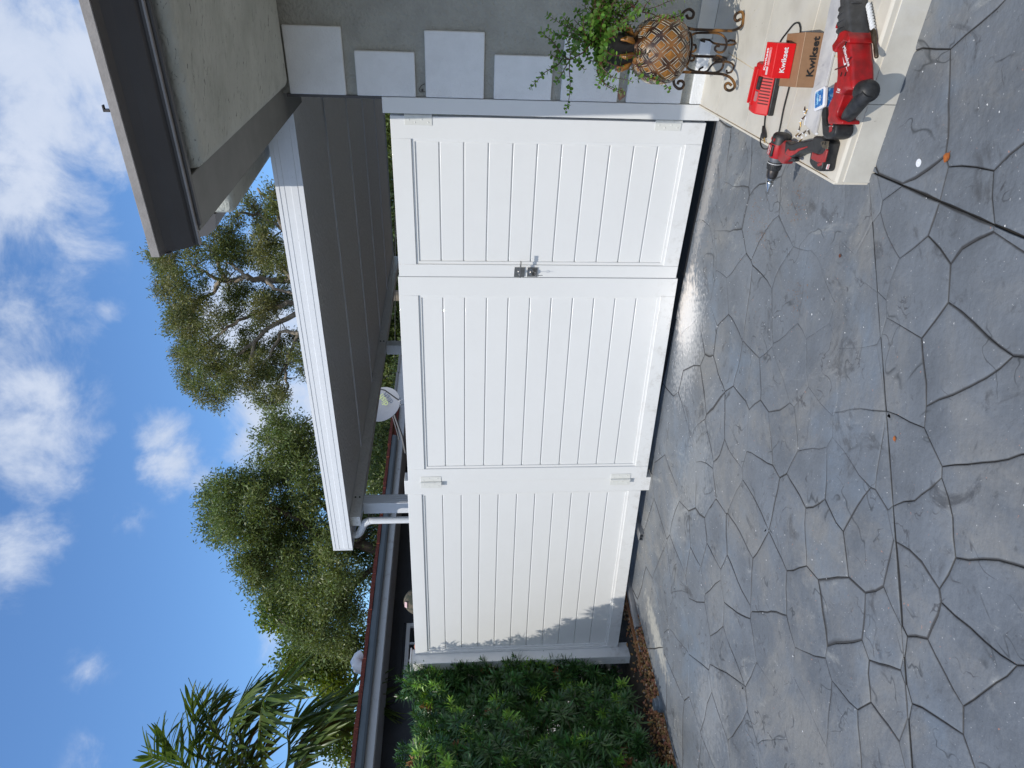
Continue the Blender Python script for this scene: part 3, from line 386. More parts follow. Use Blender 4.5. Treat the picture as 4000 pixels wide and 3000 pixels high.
for si, sxy in enumerate(SP):
    poly = [(sxy[0] - 2, sxy[1] - 2), (sxy[0] + 2, sxy[1] - 2), (sxy[0] + 2, sxy[1] + 2), (sxy[0] - 2, sxy[1] + 2)]
    for sj, o_ in enumerate(SP):
        if sj == si: continue
        dx, dy = o_[0] - sxy[0], o_[1] - sxy[1]
        if dx * dx + dy * dy > 9: continue
        poly = clip(poly, (sxy[0] + dx / 2, sxy[1] + dy / 2), (-dx, -dy))
        if len(poly) < 3: break
    if len(poly) < 3: continue
    q = HW(DX0, 0); poly = clip(poly, (q.x, q.y), XA2)
    if len(poly) >= 3: q = HW(0, .015); poly = clip(poly, (q.x, q.y), (-YA.x, -YA.y))
    pieces = [poly] if len(poly) >= 3 else []
    for (a, n_, d) in lines:
        nxt = []
        for p in pieces:
            for sgn in (1, -1):
                c_ = clip(p, a, (n_[0] * sgn, n_[1] * sgn))
                if len(c_) >= 3 and abs(area(c_)) > .0006: nxt.append(c_)
        pieces = nxt
    for p in pieces:
        cx = sum(a[0] for a in p) / len(p); cy = sum(a[1] for a in p) / len(p)
        h = Vector((cx, cy, 0)) - O0; hx_, hy_ = h.dot(XA), h.dot(YA)
        if .28 < hx_ and hy_ > -1.5: continue            # under the porch
        if (cx * cx + (cy - 0) ** 2) ** .5 < 0.9 or cy < .6: continue
        pts = []; near = math.hypot(cx, cy) < 4.2; stp = .055 if near else .10
        for i in range(len(p)):
            a, c_ = p[i], p[(i + 1) % len(p)]; L = math.hypot(c_[0] - a[0], c_[1] - a[1]); k = max(1, int(L / stp))
            for j in range(k): pts.append(edge_noise(a[0] + (c_[0] - a[0]) * j / k, a[1] + (c_[1] - a[1]) * j / k))
        for (a, n2, d), wd in zip(lines, (.0036, .0034)):
            sg = 1 if (cx - a[0]) * n2[0] + (cy - a[1]) * n2[1] > 0 else -1; q2 = []
            for (x_, y_) in pts:
                ds = (x_ - a[0]) * n2[0] + (y_ - a[1]) * n2[1]; wv = wd * (.7 + .6 * noise.noise(Vector((x_ * 14, y_ * 14, 2))))
                if abs(ds) < wv: x_ += n2[0] * (sg * wv - ds); y_ += n2[1] * (sg * wv - ds)
                q2.append((x_, y_))
            pts = q2
        n_ = len(pts)
        if area(pts) < 0: pts = pts[::-1]
        rings = []
        tz = [random.uniform(-.0015, .0015), random.uniform(-.004, .004), random.uniform(-.004, .004)]
        nr = []
        for i in range(n_):
            ex, ey = pts[(i + 1) % n_][0] - pts[i - 1][0], pts[(i + 1) % n_][1] - pts[i - 1][1]; l = math.hypot(ex, ey) + 1e-9; nr.append((-ey / l, ex / l))
        thin = 2 * abs(area(pts)) / sum(math.hypot(pts[i][0] - pts[i - 1][0], pts[i][1] - pts[i - 1][1]) for i in range(n_))
        if thin < .045: nr = [((cx - a[0]) * .35 / (math.hypot(cx - a[0], cy - a[1]) + .02), (cy - a[1]) * .35 / (math.hypot(cx - a[0], cy - a[1]) + .02)) for a in pts]
        else:
            for _ in range(2): nr = [((nr[i - 1][0] + nr[i][0] * 2 + nr[(i + 1) % n_][0]) / 4, (nr[i - 1][1] + nr[i][1] * 2 + nr[(i + 1) % n_][1]) / 4) for i in range(n_)]
        for ins, z in ((.0006, -.0115), (.0006, -.0052), (.0030, -.0034), (.0085, -.0013), (.026, 0)):
            r_ = []
            for i in range(n_):
                gd_ = .25 + 1.5 * max(0, noise.noise(Vector((pts[i][0] * 1.3, pts[i][1] * 1.3, 3.3))) + .42); gd_ = min(1.15, gd_)
                x_, y_ = pts[i][0] + nr[i][0] * ins * (.5 + .6 * gd_), pts[i][1] + nr[i][1] * ins * (.5 + .6 * gd_)
                r_.append((x_, y_, (z * gd_ if z > -.01 else z) + (tz[0] + tz[1] * (pts[i][0] - cx) + tz[2] * (pts[i][1] - cy) if z > -.004 else 0)))
            rings.append(r_)
        while len(rings) > 2 and area([(a[0], a[1]) for a in rings[-1]]) < .55 * area(pts): rings = rings[:-1]
        s_ = MB(); vs = [v for r_ in rings for v in r_]; K = len(rings)
        fs = [(k * n_ + i, k * n_ + (i + 1) % n_, (k + 1) * n_ + (i + 1) % n_, (k + 1) * n_ + i) for k in range(K - 1) for i in range(n_)] + [tuple(range((K - 1) * n_, K * n_))]
        s_.add(vs, fs); o_ = s_.build('stone', STONE, driveway, smooth=True, fix=False)

# black ground strip with the gate's shade put into its colour, plain slab behind
SLAB = mat('plain_slab', (.33, .33, .31), .85, var=.3, vs=5, bump=.3, bs=60)
GATESHADE = mat('black_shade_strip', (.012, .012, .013), .8, var=.3, vs=30)
g = MB(HW); g.box(-2.70, .10, .022, .34, -.12, -.002); tag(g.build('gate_shade_strip', GATESHADE), kind='structure')
g = MB(HW); g.box(-2.72, 0.12, .345, 9, -.12, -.004); tag(g.build('slab_behind_gate', SLAB), kind='structure')
PIT = mat('planting_soil', (.06, .045, .03), .95, var=.5, vs=12, bump=.8, bs=60, bd=.01)
g = MB(HW); g.box(-12, DX0 - .003, -9, 12, -.10, -.035); g.box(DX0 - .003, -2.725, .022, 12, -.10, -.035); tag(g.build('soil_bed', PIT), kind='structure')
# concrete kerb below the left leaf
g = MB(HW); g.box(-3.55, -2.72, .022, .10, -.06, .012); tag(g.build('kerb', SLAB, bevel=.006), kind='structure')

# gravel
def rocks(name, zone, n, rmin, rmax, m, zb=-.035):
    V = []; F = []
    ico = [(1, 0, 0), (-1, 0, 0), (0, 1, 0), (0, -1, 0), (0, 0, 1), (0, 0, -1)]; fa = [(0, 2, 4), (2, 1, 4), (1, 3, 4), (3, 0, 4), (2, 0, 5), (1, 2, 5), (3, 1, 5), (0, 3, 5)]
    bm0 = bmesh.new(); bmesh.ops.create_icosphere(bm0, subdivisions=1, radius=1); iv = [tuple(v.co) for v in bm0.verts]; ifc = [tuple(v.index for v in f.verts) for f in bm0.faces]; bm0.free()
    for i in range(n):
        X, Y, lift = zone(); r = random.uniform(rmin, rmax); c_ = HW(X, Y, zb + r * .4 + lift); rot = Matrix.Rotation(random.uniform(0, 6.3), 3, Vector((random.gauss(0, 1), random.gauss(0, 1), random.gauss(0, 1))).normalized())
        sc = (random.uniform(.7, 1.3), random.uniform(.6, 1), random.uniform(.45, .8)); o = len(V)
        jit = [random.uniform(.8, 1.15) for _ in iv]
        for p, j in zip(iv, jit): V.append(c_ + rot @ Vector((p[0] * sc[0], p[1] * sc[1], p[2] * sc[2])) * (r * j))
        F += [tuple(a + o for a in f) for f in ifc]
    me = bpy.data.meshes.new(name); me.from_pydata(V, [], F); me.materials.append(m); me.polygons.foreach_set('use_smooth', [True] * len(F))
    o = bpy.data.objects.new(name, me); COL.objects.link(o); return o
PEB = mat('river_pebbles', (.25, .12, .045), .6, isl=.6, vs=22, col2=(.42, .36, .28), thr=(.60, .72), detail=1)
def z1():
    Y = random.uniform(-3.2, .0); X = DX0 - .012 - abs(random.gauss(0, .22)); return X, Y, random.uniform(0, .018)
def z2(): return random.uniform(-4.6, -2.9), random.uniform(.03, .35), random.uniform(0, .008)
tag(rocks('gravel', lambda: z1() if random.random() < .8 else z2(), 3600, .007, .021, PEB), 'brown river pebbles filling the strip between hedge and driveway edge', 'gravel', kind='stuff')

# ================================================================== PORCH
PG = mat('cream_grout', (.66, .54, .38), .9, var=.3, vs=20)
TILE = mat('travertine_tile', (.61, .58, .51), .45, var=.16, vs=6, bump=.12, bs=60, stretch=(1, 1, 1), col2=(.50, .47, .41), thr=(.35, .8))
t = TILE.node_tree; b = t.nodes['Principled BSDF']; ge = sn('ShaderNodeNewGeometry')
c = b.inputs['Base Color'].links[0].from_socket
c = layer(c, (.20, .17, .13), 34, .68, .74, 4, (1.4, .5, 1), .4, .7)
c = layer(c, (.58, .56, .53), 4, .5, .7, 6, (2.4, .5, 1), .8, .6)
c = layer(c, (.36, .27, .16), 5, .72, .80, 3, (1, 1, 1), 0, .5, (5, 5, 5))
t.links.new(c, b.inputs['Base Color'])
EDGE = mat('cream_tile_trim', (.66, .61, .52), .4, var=.06, vs=10)
PA, PB = (.10, 0.0), (.247, -1.655)
porch = thing('porch', 'low porch landing with travertine plank tiles and a cream nosing beside the gate', 'porch', HW(.9, -.8, 0))
def lx(y): return PA[0] + (PB[0] - PA[0]) * (y - PA[1]) / (PB[1] - PA[1])
m = MB(HW); m.prism([(lx(-.003), -.003), (lx(-1.645) , -1.645), (6, -1.645), (6, -.003)][::-1], -.011, .1220); m.build('mortar_bed', PG, porch)
def cliptile(x0, x1, y0, y1, gp=.002):
    return [(max(x0, lx(y0)) + gp, y0 + gp), (x1 - gp, y0 + gp), (x1 - gp, y1 - gp), (max(x0, lx(y1)) + gp, y1 - gp)]
rows = [(-.30, -.012, [2.2]), (-.735, -.30, [.425, 1.65]), (-1.17, -.735, [1.05, 2.3]), (-1.60, -1.17, [.62, 1.9])]
for y0, y1, xs in rows:
    e = [-1] + xs + [6]
    for i in range(len(e) - 1):
        pt = cliptile(e[i], e[i + 1], y0, y1)
        if pt[1][0] - pt[0][0] < .03: continue
        m = MB(HW); m.prism(pt, .1105, .124); m.build('tile', TILE, porch, bevel=.0012, seg=1)
# nosing: rounded cream strip, front face tiles, trim along the slanted side
def nose(x0, x1):
    m = MB(HW); pr = [(-.066, -.028), (-.067, -.008), (-.064, -.002), (-.058, .0005), (0, .0005), (0, -.028)]
    m.extr([(a, z) for a, z in pr], lambda a, z, h: (h, -1.602 + a + .0, .1245 + z), x0, x1); m.build('nosing', EDGE, porch)
nose(.243, .5195); nose(.5202, 1.75); nose(1.752, 6)
for x0, x1 in ((.247, .5192), (.5205, 1.75), (1.7515, 6)):
    m = MB(HW); m.box(x0, x1, -1.672, -1.646, -.010, .097); m.build('face_tile', TILE, porch, bevel=.0015)
m = MB(HW); m.prism([(lx(-.02) - .001, -.02), (lx(-1.66) - .001, -1.665), (lx(-1.66) - .011, -1.665), (lx(-.02) - .011, -.02)], -.010, .1275); m.build('edge_trim', EDGE, porch, bevel=.002)
m = MB(HW); m.box(.440, 6, -.0135, -.0005, .1245, .215); m.build('baseboard_tile', TILE, porch, bevel=.0015)

# ================================================================== HOUSE
house = thing('house', 'grey stucco house with white block corner trim and a dark gutter above the porch', 'house', HW(2, .5, 0))
m = MB(HW); m.box(.102, 6, 0, 8.6, -.05, 2.62); m.build('wall', STUCCO, house)
for z0, z1_, xr in ((2.098, 2.397, .440), (1.722, 2.038, .329), (1.350, 1.667, .436), (.977, 1.295, .329), (.604, .923, .438), (.24, .552, .329), (.102, .186, .438)):
    m = MB(HW); m.box(.104, xr, -.020, .0015, z0, z1_); m.build('quoin', QUOIN, house, bevel=.004)
SOFF = mat('stucco_soffit', (.51, .52, .47), .85, var=.15, vs=4, bump=1.0, bs=45, bd=.012, stretch=(.5, 1.0, 1))
t = SOFF.node_tree; b = t.nodes['Principled BSDF']; ge = sn('ShaderNodeNewGeometry'); c = b.inputs['Base Color'].links[0].from_socket
c = layer(c, (.10, .10, .09), 52, .60, .66, 5, (.30, 1.0, 1), .9, .8)
c = layer(c, (.12, .12, .10), 24, .62, .67, 6, (.25, 1.1, 1), 1.4, .7, (3, 1, 0))
c = layer(c, (.30, .31, .27), 3, .45, .7, 4, (1, 1, 1), 0, .5); t.links.new(c, b.inputs['Base Color'])
# soffit slab with rounded front edge (skewed a touch, as built)
sk = HW
def sk0(x, y, z): return HW(x + (-.045) * y * -1 * -1 * (1 if y < 0 else .4), y, z)
m = MB(sk0); m.box(.135, 6, -1.555, -.0, 2.400, 2.52); m.build('soffit', SOFF, house, bevel=.045, seg=4)
m = MB(sk); m.box(.02, 6, -1.60, -1.576, 2.435, 2.58); m.build('fascia', BRONZE, house, bevel=.002)
m = MB(sk); m.prism([(.0, -1.600), (.195, -1.574), (.195, -1.5), (.108, .46), (-.06, .46)], 2.440, 2.575); m.build('side_fascia', mat('side_fascia_metal', (.19, .19, .175), .6, var=.15, vs=8), house, bevel=.003)
# gutter: cove profile swept along the eave
prof = [(-1.602, 2.458), (-1.610, 2.452), (-1.613, 2.462), (-1.628, 2.470), (-1.648, 2.496), (-1.664, 2.522), (-1.686, 2.546), (-1.714, 2.556), (-1.714, 2.585), (-1.706, 2.585), (-1.704, 2.562), (-1.66, 2.545), (-1.64, 2.50), (-1.612, 2.475), (-1.606, 2.58), (-1.602, 2.58)]
m = MB(sk); m.extr(prof, lambda a, z, h: (h, a, z), -.05, 6); m.build('gutter', BRONZE, house)
m = MB(sk); m.box(-.051, 6, -1.7195, -1.711, 2.557, 2.588); m.build('gutter_lip', LIP, house, bevel=.002)
m = MB(sk); m.box(-.05, 6, -1.6165, -1.6015, 2.4455, 2.4515); m.build('gutter_lower_edge', LIP, house)
m = MB(sk); m.prism([(-.052, -1.603), (-.049, -1.603), (-.049, -1.69), (-.052, -1.69)], 2.53, 2.578); m.build('gutter_end_cap', BRONZE, house)
# little clip that stands on the gutter
m = MB(sk); m.box(.448, .456, -1.72, -1.708, 2.588, 2.606); m.box(.448, .468, -1.72, -1.708, 2.604, 2.608); m.build('gutter_clip', DSTEEL, house)
ROOFM = mat('roof_shingles', (.09, .08, .075), .95, var=.3, vs=30, bump=.8, bs=80)
m = MB(HW); m.add([(.0, -1.61, 2.60), (6, -1.61, 2.60), (6, 3.5, 4.0), (.0, 3.5, 4.0), (.0, 8.6, 2.75), (6, 8.6, 2.75), (.0, -1.61, 2.585), (6, -1.61, 2.585), (0, 8.6, 2.62), (6, 8.6, 2.62)],
    [(0, 1, 2, 3), (3, 2, 5, 4), (0, 6, 7, 1), (4, 5, 9, 8), (6, 8, 9, 7), (0, 3, 4, 8, 6), (1, 7, 9, 5, 2)]); m.build('roof', ROOFM, house)
# side eave that runs back over the carport
m = MB(HW); m.box(-.47, .10, -.31, 8.2, 2.72, 2.90); m.build('side_eave', SOFF, house, bevel=.04, seg=4)
m = MB(HW); prof2 = [(-.472, 2.83), (-.56, 2.85), (-.60, 2.90), (-.61, 2.95), (-.472, 2.95)]; m.extr(prof2, lambda a, z, h: (a, h, z), -.30, 8.2); m.build('side_gutter', BRONZE, house)
m = MB(HW); m.box(.086, .1005, -.006, .02, 1.905, 2.42); m.build('corner_strip', BRONZE, house)
# anchor hook and bolt on the wall, bare patch with screw hole
m = MB(HW); m.tube([(.128, -.002, 1.672 + .0), (.128, -.006, 1.70), (.142, -.010, 1.705), (.162, -.008, 1.69), (.17, -.004, 1.672)], .0016, 5); m.lathe((.137, 0, 1.687), (.137, -.02, 1.687), [(0, .006), (.006, .006), (.007, .0035), (.014, .0035)], 8); m.build('anchor_wire', DSTEEL, house, smooth=True)
PATCH = mat('bare_plaster_patch', (.40, .22, .14), .9, var=.4, vs=60)
m = MB(HW); m.prism([(.108 + .03 * math.cos(a) * (1 + .3 * math.sin(3 * a)) + .035, .577 + .022 * math.sin(a)) for a in [i * math.pi / 8 for i in range(16)]], 0, 1)
m.v = [HW((v - O0).dot(XA), -.0012 if k < 16 else -.0004, (v - O0).dot(YA)) for k, v in enumerate(m.v)]; m.build('bare_patch', PATCH, house)

# ================================================================== GATE
for mm_, rows_ in ((WHITE, ((( .46, .44, .40), 26, .60, .72, 8, (1, 1, .5), .4, .5),)), (ALU, (((.42, .42, .42), 60, .66, .72, 3, (1, 1, 1), .2, .55),)), (QUOIN, (((.52, .47, .40), 7, .62, .80, 8, (1, 1, 1), .8, .35), ((.35, .34, .31), 70, .70, .74, 3, (1, 1, 1), 0, .5)))):
    t = mm_.node_tree; b = t.nodes['Principled BSDF']; ge = sn('ShaderNodeNewGeometry')
    for k_, r_ in enumerate(rows_):
        if mm_ is WHITE:   # splashed dirt along the bottom edge of gate and fence
            sp_ = sn('ShaderNodeSeparateXYZ'); t.links.new(ge.outputs['Position'], sp_.inputs[0]); mz = sn('ShaderNodeMapRange', interpolation_type='SMOOTHSTEP'); mz.inputs['From Min'].default_value = .02; mz.inputs['From Max'].default_value = .24; mz.inputs['To Min'].default_value = .55; mz.inputs['To Max'].default_value = .03
            t.links.new(sp_.outputs[2], mz.inputs['Value']); nq = sn('ShaderNodeTexNoise'); nq.inputs['Scale'].default_value = 14; nq.inputs['Detail'].default_value = 9; nq.inputs['Roughness'].default_value = .75; t.links.new(ge.outputs['Position'], nq.inputs['Vector'])
            mq = sn('ShaderNodeMapRange', interpolation_type='SMOOTHSTEP'); mq.inputs['From Min'].default_value = .48; mq.inputs['From Max'].default_value = .72; t.links.new(nq.outputs['Fac'], mq.inputs['Value'])
            mu_ = sn('ShaderNodeMath', operation='MULTIPLY'); t.links.new(mz.outputs[0], mu_.inputs[0]); t.links.new(mq.outputs[0], mu_.inputs[1]); src = b.inputs['Base Color'].links[0].from_socket
            mi = sn('ShaderNodeMixRGB'); t.links.new(mu_.outputs[0], mi.inputs[0]); t.links.new(src, mi.inputs[1]); mi.inputs[2].default_value = (.42, .39, .34, 1); t.links.new(mi.outputs[0], b.inputs['Base Color'])
        else: t.links.new(layer(b.inputs['Base Color'].links[0].from_socket, *r_), b.inputs['Base Color'])
jamb = MB(HW); jamb.box(.014, .0995, -.016, .085, -.008, 1.909); JB = tag(jamb.build('gate_post', WHITE, bevel=.002), 'white hinge post between the block trim of the house and the narrow gate leaf', 'gate post')
SHAD = mat('dark_gate_gap', (.02, .02, .02), .9)
def leaf(t, ox, oy, dx, dy, w, z0, z1, sr, sl, top, bot, thick=.045, nb=11):
    """one framed leaf: u runs from the right end to the left end"""
    L = math.hypot(dx, dy); dx /= L; dy /= L
    fr = lambda u, v, z: HW(ox + dx * u - dy * v * -1 * -1, oy + dy * u + dx * v * 1, z)   # v > 0 away from the viewer
    # away direction: perpendicular to (dx,dy) with positive Y
    px, py = (dy, -dx) if -dx > 0 else (-dy, dx)
    fr = lambda u, v, z: HW(ox + dx * u + px * v, oy + dy * u + py * v, z)
    def part(name, args, bev=.0018, m_=WHITE):
        q = MB(fr); q.box(*args); return q.build(name, m_, t, bevel=bev)
    part('stile', (0, sr, 0, thick, z0, z1)); part('stile', (w - sl, w, 0, thick, z0, z1))
    part('rail', (sr + .0004, w - sl - .0004, 0.0006, thick, z1 - top, z1)); part('rail', (sr + .0004, w - sl - .0004, .0006, thick, z0, z0 + bot))
    u0, u1, a0, a1 = sr, w - sl, z0 + bot, z1 - top; k = .020
    q = MB(fr)
    def strip(A, B, C_, D_):  # sloping mitred moulding
        q.add([(*A, ), (*B, ), (*C_, ), (*D_, )], [(0, 1, 2, 3)])
    def ring(c0, d0, c1, d1):
        o = [(u0 + c0, d0, a0 + c0), (u1 - c0, d0, a0 + c0), (u1 - c0, d0, a1 - c0), (u0 + c0, d0, a1 - c0)]
        i_ = [(u0 + c1, d1, a0 + c1), (u1 - c1, d1, a0 + c1), (u1 - c1, d1, a1 - c1), (u0 + c1, d1, a1 - c1)]
        for j in range(4): strip(o[j], o[(j + 1) % 4], i_[(j + 1) % 4], i_[j])
    ring(.0005, .010, k - .002, .010); ring(k - .002, .010, k, .018); ring(.0005, .010, .0005, .03)
    q.build('moulding', WHITE, t, fix=False)
    q = MB(fr); q.box(u0 - .01, u1 + .01, .0245, .034, a0 - .01, a1 + .01); q.build('backing', WHITE, t)
    b0, b1 = a0 + k - .001, a1 - k + .001; gp = .0055; bh = (b1 - b0 + gp) / nb
    for i in range(nb):
        q = MB(fr); q.box(u0 + k - .002, u1 - k + .002, .0165, .0243, b0 + i * bh, b0 + (i + 1) * bh - gp); q.build('board', WHITE, t, bevel=.0042, seg=2)
    return fr
HINGE = mat('cream_hinge_metal', (.74, .74, .70), .42, var=.04, vs=40)
def hinge(t, fr, uc, zc, w=.105, h=.155):
    q = MB(fr); q.box(uc - w / 2, uc + w / 2, -.0035, -.0006, zc - h / 2, zc + h / 2); p = q.build('hinge', HINGE, t, bevel=.003)
    for a, b_, r in ((-.5, -.18, .0085), (-.172, .17, .0095), (.178, .5, .0085)):
        q = MB(fr); q.lathe((uc, -.007, zc + a * h), (uc, -.007, zc + b_ * h), [(0, r), ((b_ - a) * h, r)], 14); q.build('knuckle', HINGE, p, smooth=True)
    for u, z in ((-.36, -.32), (-.18, -.08), (-.36, .1), (-.2, .36), (.34, -.36), (.2, -.12), (.36, .12), (.22, .34)):
        q = MB(fr); c_ = (uc + u * w, 0, zc + z * h); q.lathe((c_[0], -.003, c_[2]), (c_[0], -.0065, c_[2]), [(0, .0052), (.002, .0045), (.0033, .002)], 8); q.build('screw', HINGE, p, smooth=True)
narrow = thing('gate', 'narrow white gate leaf with horizontal boards, lever handle and deadbolt, next to the house', 'gate', HW(-.5, 0, .06))
fr1 = leaf(narrow, -.003, 0.0, -1, 0, .997, .06, 1.872, .125, .085, .112, .098)
hinge(narrow, fr1, -.004, 1.715); hinge(narrow, fr1, -.006, .283)
wide = thing('gate', 'wide white gate leaf of horizontal boards without a handle, between lock side and middle post', 'gate', HW(-1.8, -.08, .05))
LLd = (-2.637 + 1.003, -.176)
wl = math.hypot(*LLd) - .002
fr2 = leaf(wide, -1.0035, -.0005, LLd[0], LLd[1], wl, .046, 1.880, .128, .112, .125, .098)
hinge(wide, fr2, wl + .008, 1.708); hinge(wide, fr2, wl + .008, .25)
# lever and deadbolt with keys
q = MB(fr1); q.box(.925, .992, -.008, -.0005, 1.068, 1.135); ros = q.build('lock_plate', STEEL, narrow, bevel=.001)
q = MB(fr1); q.lathe((.956, -.008, 1.100), (.956, -.055, 1.100), [(0, .015), (.004, .013), (.006, .008), (.047, .008)], 16); q.box(.855, .968, -.068, -.054, 1.0965, 1.1055); q.build('lever', STEEL, ros, bevel=.0015)
q = MB(fr1); q.box(.925, .990, -.008, -.0005, .985, 1.050); db = q.build('lock_plate', STEEL, narrow, bevel=.001)
q = MB(fr1); q.lathe((.957, -.008, 1.017), (.957, -.03, 1.017), [(0, .025), (.003, .0245), (.004, .021), (.014, .0195), (.016, .016), (.022, .014)], 20); q.build('lock_cylinder', STEEL, db, smooth=True)
q = MB(fr1); q.box(.956, .9585, -.058, -.030, 1.006, 1.022); q.tube([(.957 + .009 * math.cos(a), -.056, 1.0 - .009 + .009 * math.sin(a)) for a in [i * .524 for i in range(13)]], .0012, 5); q.box(.9545, .9565, -.058, -.052, .955, .988); q.build('key', STEEL, db)

# ---- posts and fence
fence = thing('fence', 'white fence panel of horizontal boards with a post at each end, right of the hedge', 'fence', HW(-3.7, -.25, .0))
FD = (-4.57 + 2.654, -.385 + .138); FL = math.hypot(*FD); fdx, fdy = FD[0] / FL, FD[1] / FL; fpx, fpy = fdy * 1.0, -fdx
if fpy < 0: fpx, fpy = -fpx, -fpy
fr3 = lambda u, v, z: HW(-2.654 + fdx * u + fpx * v, -.138 + fdy * u + fpy * v, z)
q = MB(fr3); q.box(.0, .128, -.012, .10, -.03, 1.912); q.build('post', WHITE, fence, bevel=.003)
leaf(fence, -2.654 + fdx * .1285, -.138 + fdy * .1285, FD[0], FD[1], FL - .15, .060, 1.892, .012, .03, .108, .10)
q = MB(fr3); q.box(FL - .018, FL + .075, -.10, .06, -.05, 1.925); q.build('post', WHITE, fence, bevel=.004)
q = MB(fr3); q.box(FL - .03, FL + .087, -.112, .07, 1.925, 1.937); q.build('post_cap', WHITE, fence, bevel=.003)
# next panel, mostly behind the hedge, with a raw timber strip in the gap
back = thing('fence', 'white fence run standing behind the hedge, glimpsed through the leaves', 'fence', fr3(FL + 1.8, .2, 0))
q = MB(fr3); q.box(FL + .15, FL + 3.6, .17, .20, .05, 1.86); q.build('panel', WHITE, back)
q = MB(fr3); q.box(FL + .078, FL + .128, .0, .09, -.03, 1.84); q.build('timber_strip', WOOD, back)
for k in range(9):
    q = MB(fr3); q.box(FL + .16, FL + 3.6, .158, .1695, .08 + k * .2, .27 + k * .2); q.build('board', WHITE, back, bevel=.003)

# timber and metal offcuts on the gravel under the fence
def offcut(label, a, b_, w, h, z, m_, prof='tube', group=None):
    A, B = Vector(a), Vector(b_); d = (B - A).normalized(); p = Vector((-d.y, d.x)); L = (B - A).length
    fr = lambda x, y, zz: HW(A.x + d.x * x + p.x * y, A.y + d.y * x + p.y * y, zz)
    q = MB(fr)
    if prof == 'tube':
        t_ = .003
        q.box(0, L, 0, w, z, z + t_); q.box(0, L, 0, w, z + h - t_, z + h); q.box(0, L, 0, t_, z + t_, z + h - t_); q.box(0, L, w - t_, w, z + t_, z + h - t_); q.box(.0, L, w * .5 - .001, w * .5 + .001, z + t_, z + h - t_)
    else: q.box(0, L, 0, w, z, z + h)
    return tag(q.build('offcut', m_), label, 'offcut', group)
MILL = mat('mill_aluminium', (.42, .42, .43), .35, metal=.6, var=.15, vs=30)
offcut('short hollow grey aluminium offcut sticking out from under the wide gate end of the fence', (-3.17, -.27), (-3.17, .35), .075, .045, -.01, MILL)
offcut('square hollow grey aluminium offcut lying on the pebbles nearest the driveway', (-3.93, -.60), (-3.80, .10), .055, .05, -.02, MILL)
offcut('thin bright aluminium channel lying between timber strip and hollow offcut', (-4.02, -.42), (-3.95, .25), .03, .03, -.02, MILL)
offcut('long bright metal rod resting against the brown timber strip', (-4.10, -.72), (-4.02, .2), .014, .014, -.02, MILL, 'rod')
offcut('long raw brown timber strip lying under the fence beside the hedge', (-4.17, -.84), (-4.08, .2), .045, .03, -.03, WOOD, 'rod')

# round conduit body at the driveway edge
GPL = mat('grey_conduit_plastic', (.12, .145, .17), .5, var=.1, vs=20)
q = thing('conduit_fitting', 'round grey conduit fitting with ridged collar at the driveway edge by the hedge', 'conduit fitting', HW(-3.86, -1.31, 0))
for r0, h0, h1, nm in ((.058, -.03, .022, 'collar'), (.045, .022, .050, 'cap')):
    k = MB(HW); k.lathe((-3.88, -1.31, h0), (-3.88, -1.31, h1), [(0, r0), (h1 - h0 - .006, r0), (h1 - h0, r0 - .006)], 20 if nm == 'collar' else 8); k.build(nm, GPL, q, smooth=(nm == 'collar'))

# ================================================================== CARPORT
car = thing('carport', 'white aluminium carport roof on slim posts behind the gate', 'carport', HW(-2.2, 3.2, 0))
UND = mat('embossed_aluminium_panel', (.88, .87, .85), .42, var=.05, vs=10)
t = UND.node_tree; b = t.nodes['Principled BSDF']; ge = sn('ShaderNodeNewGeometry')
vo = sn('ShaderNodeTexVoronoi'); vo.inputs['Scale'].default_value = 34; t.links.new(ge.outputs['Position'], vo.inputs['Vector'])
bu = sn('ShaderNodeBump'); bu.inputs['Strength'].default_value = .8; bu.inputs['Distance'].default_value = .006; t.links.new(vo.outputs['Distance'], bu.inputs['Height']); t.links.new(bu.outputs[0], b.inputs['Normal'])
ys = [.515, 1.62, 2.78, 3.94, 5.10, 6.26]
for i in range(5):
    q = MB(HW); q.box(-4.14, .06, ys[i] + .009, ys[i + 1] - .009, 2.525, 2.60); q.build('roof_panel', UND, car, bevel=.002)
    if i: q = MB(HW); q.box(-4.14, .06, ys[i] + .002, ys[i] + .013, 2.514, 2.5245); q.build('panel_seam', ALU, car)
q = MB(HW)
pf = [(.512, 2.510), (.500, 2.510), (.500, 2.545), (.4975, 2.547), (.4975, 2.588), (.500, 2.590), (.500, 2.632), (.4975, 2.634), (.4975, 2.664), (.494, 2.667), (.494, 2.690), (.560, 2.690), (.560, 2.684), (.512, 2.684)]
q.extr(pf, lambda a, z, h: (h, a, z), -4.15, .05); q.build('fascia', ALU, car)
q = MB(HW); q.box(-4.158, -4.141, .494, 6.28, 2.508, 2.692); q.build('end_trim', ALU, car, bevel=.002)
q = MB(HW); q.box(-4.14, .06, 6.262, 6.28, 2.51, 2.69); q.build('rear_fascia', ALU, car)
q = MB(HW); q.box(-3.94, -3.82, .60, 6.20, 2.425, 2.5235); q.build('beam', UND, car, bevel=.002)
for yy in (.80, 3.62):
    q = MB(HW)
    q.box(-3.985, -3.845, yy, yy + .12, -.03, 2.424); p = q.build('post', ALU, car, bevel=.003)
    for k in range(4):
        q = MB(HW); q.box(-3.8448, -3.8425, yy + .018 + k * .026, yy + .026 + k * .026, .1, 2.42); q.build('flute', ALU, p)
    for k in range(2):
        q = MB(HW); q.lathe((-3.819, yy + .06, 2.455 + k * .04), (-3.805, yy + .06, 2.455 + k * .04), [(0, .009), (.004, .009), (.0045, .004), (.012, .004)], 8); q.build('bolt', DSTEEL, p)
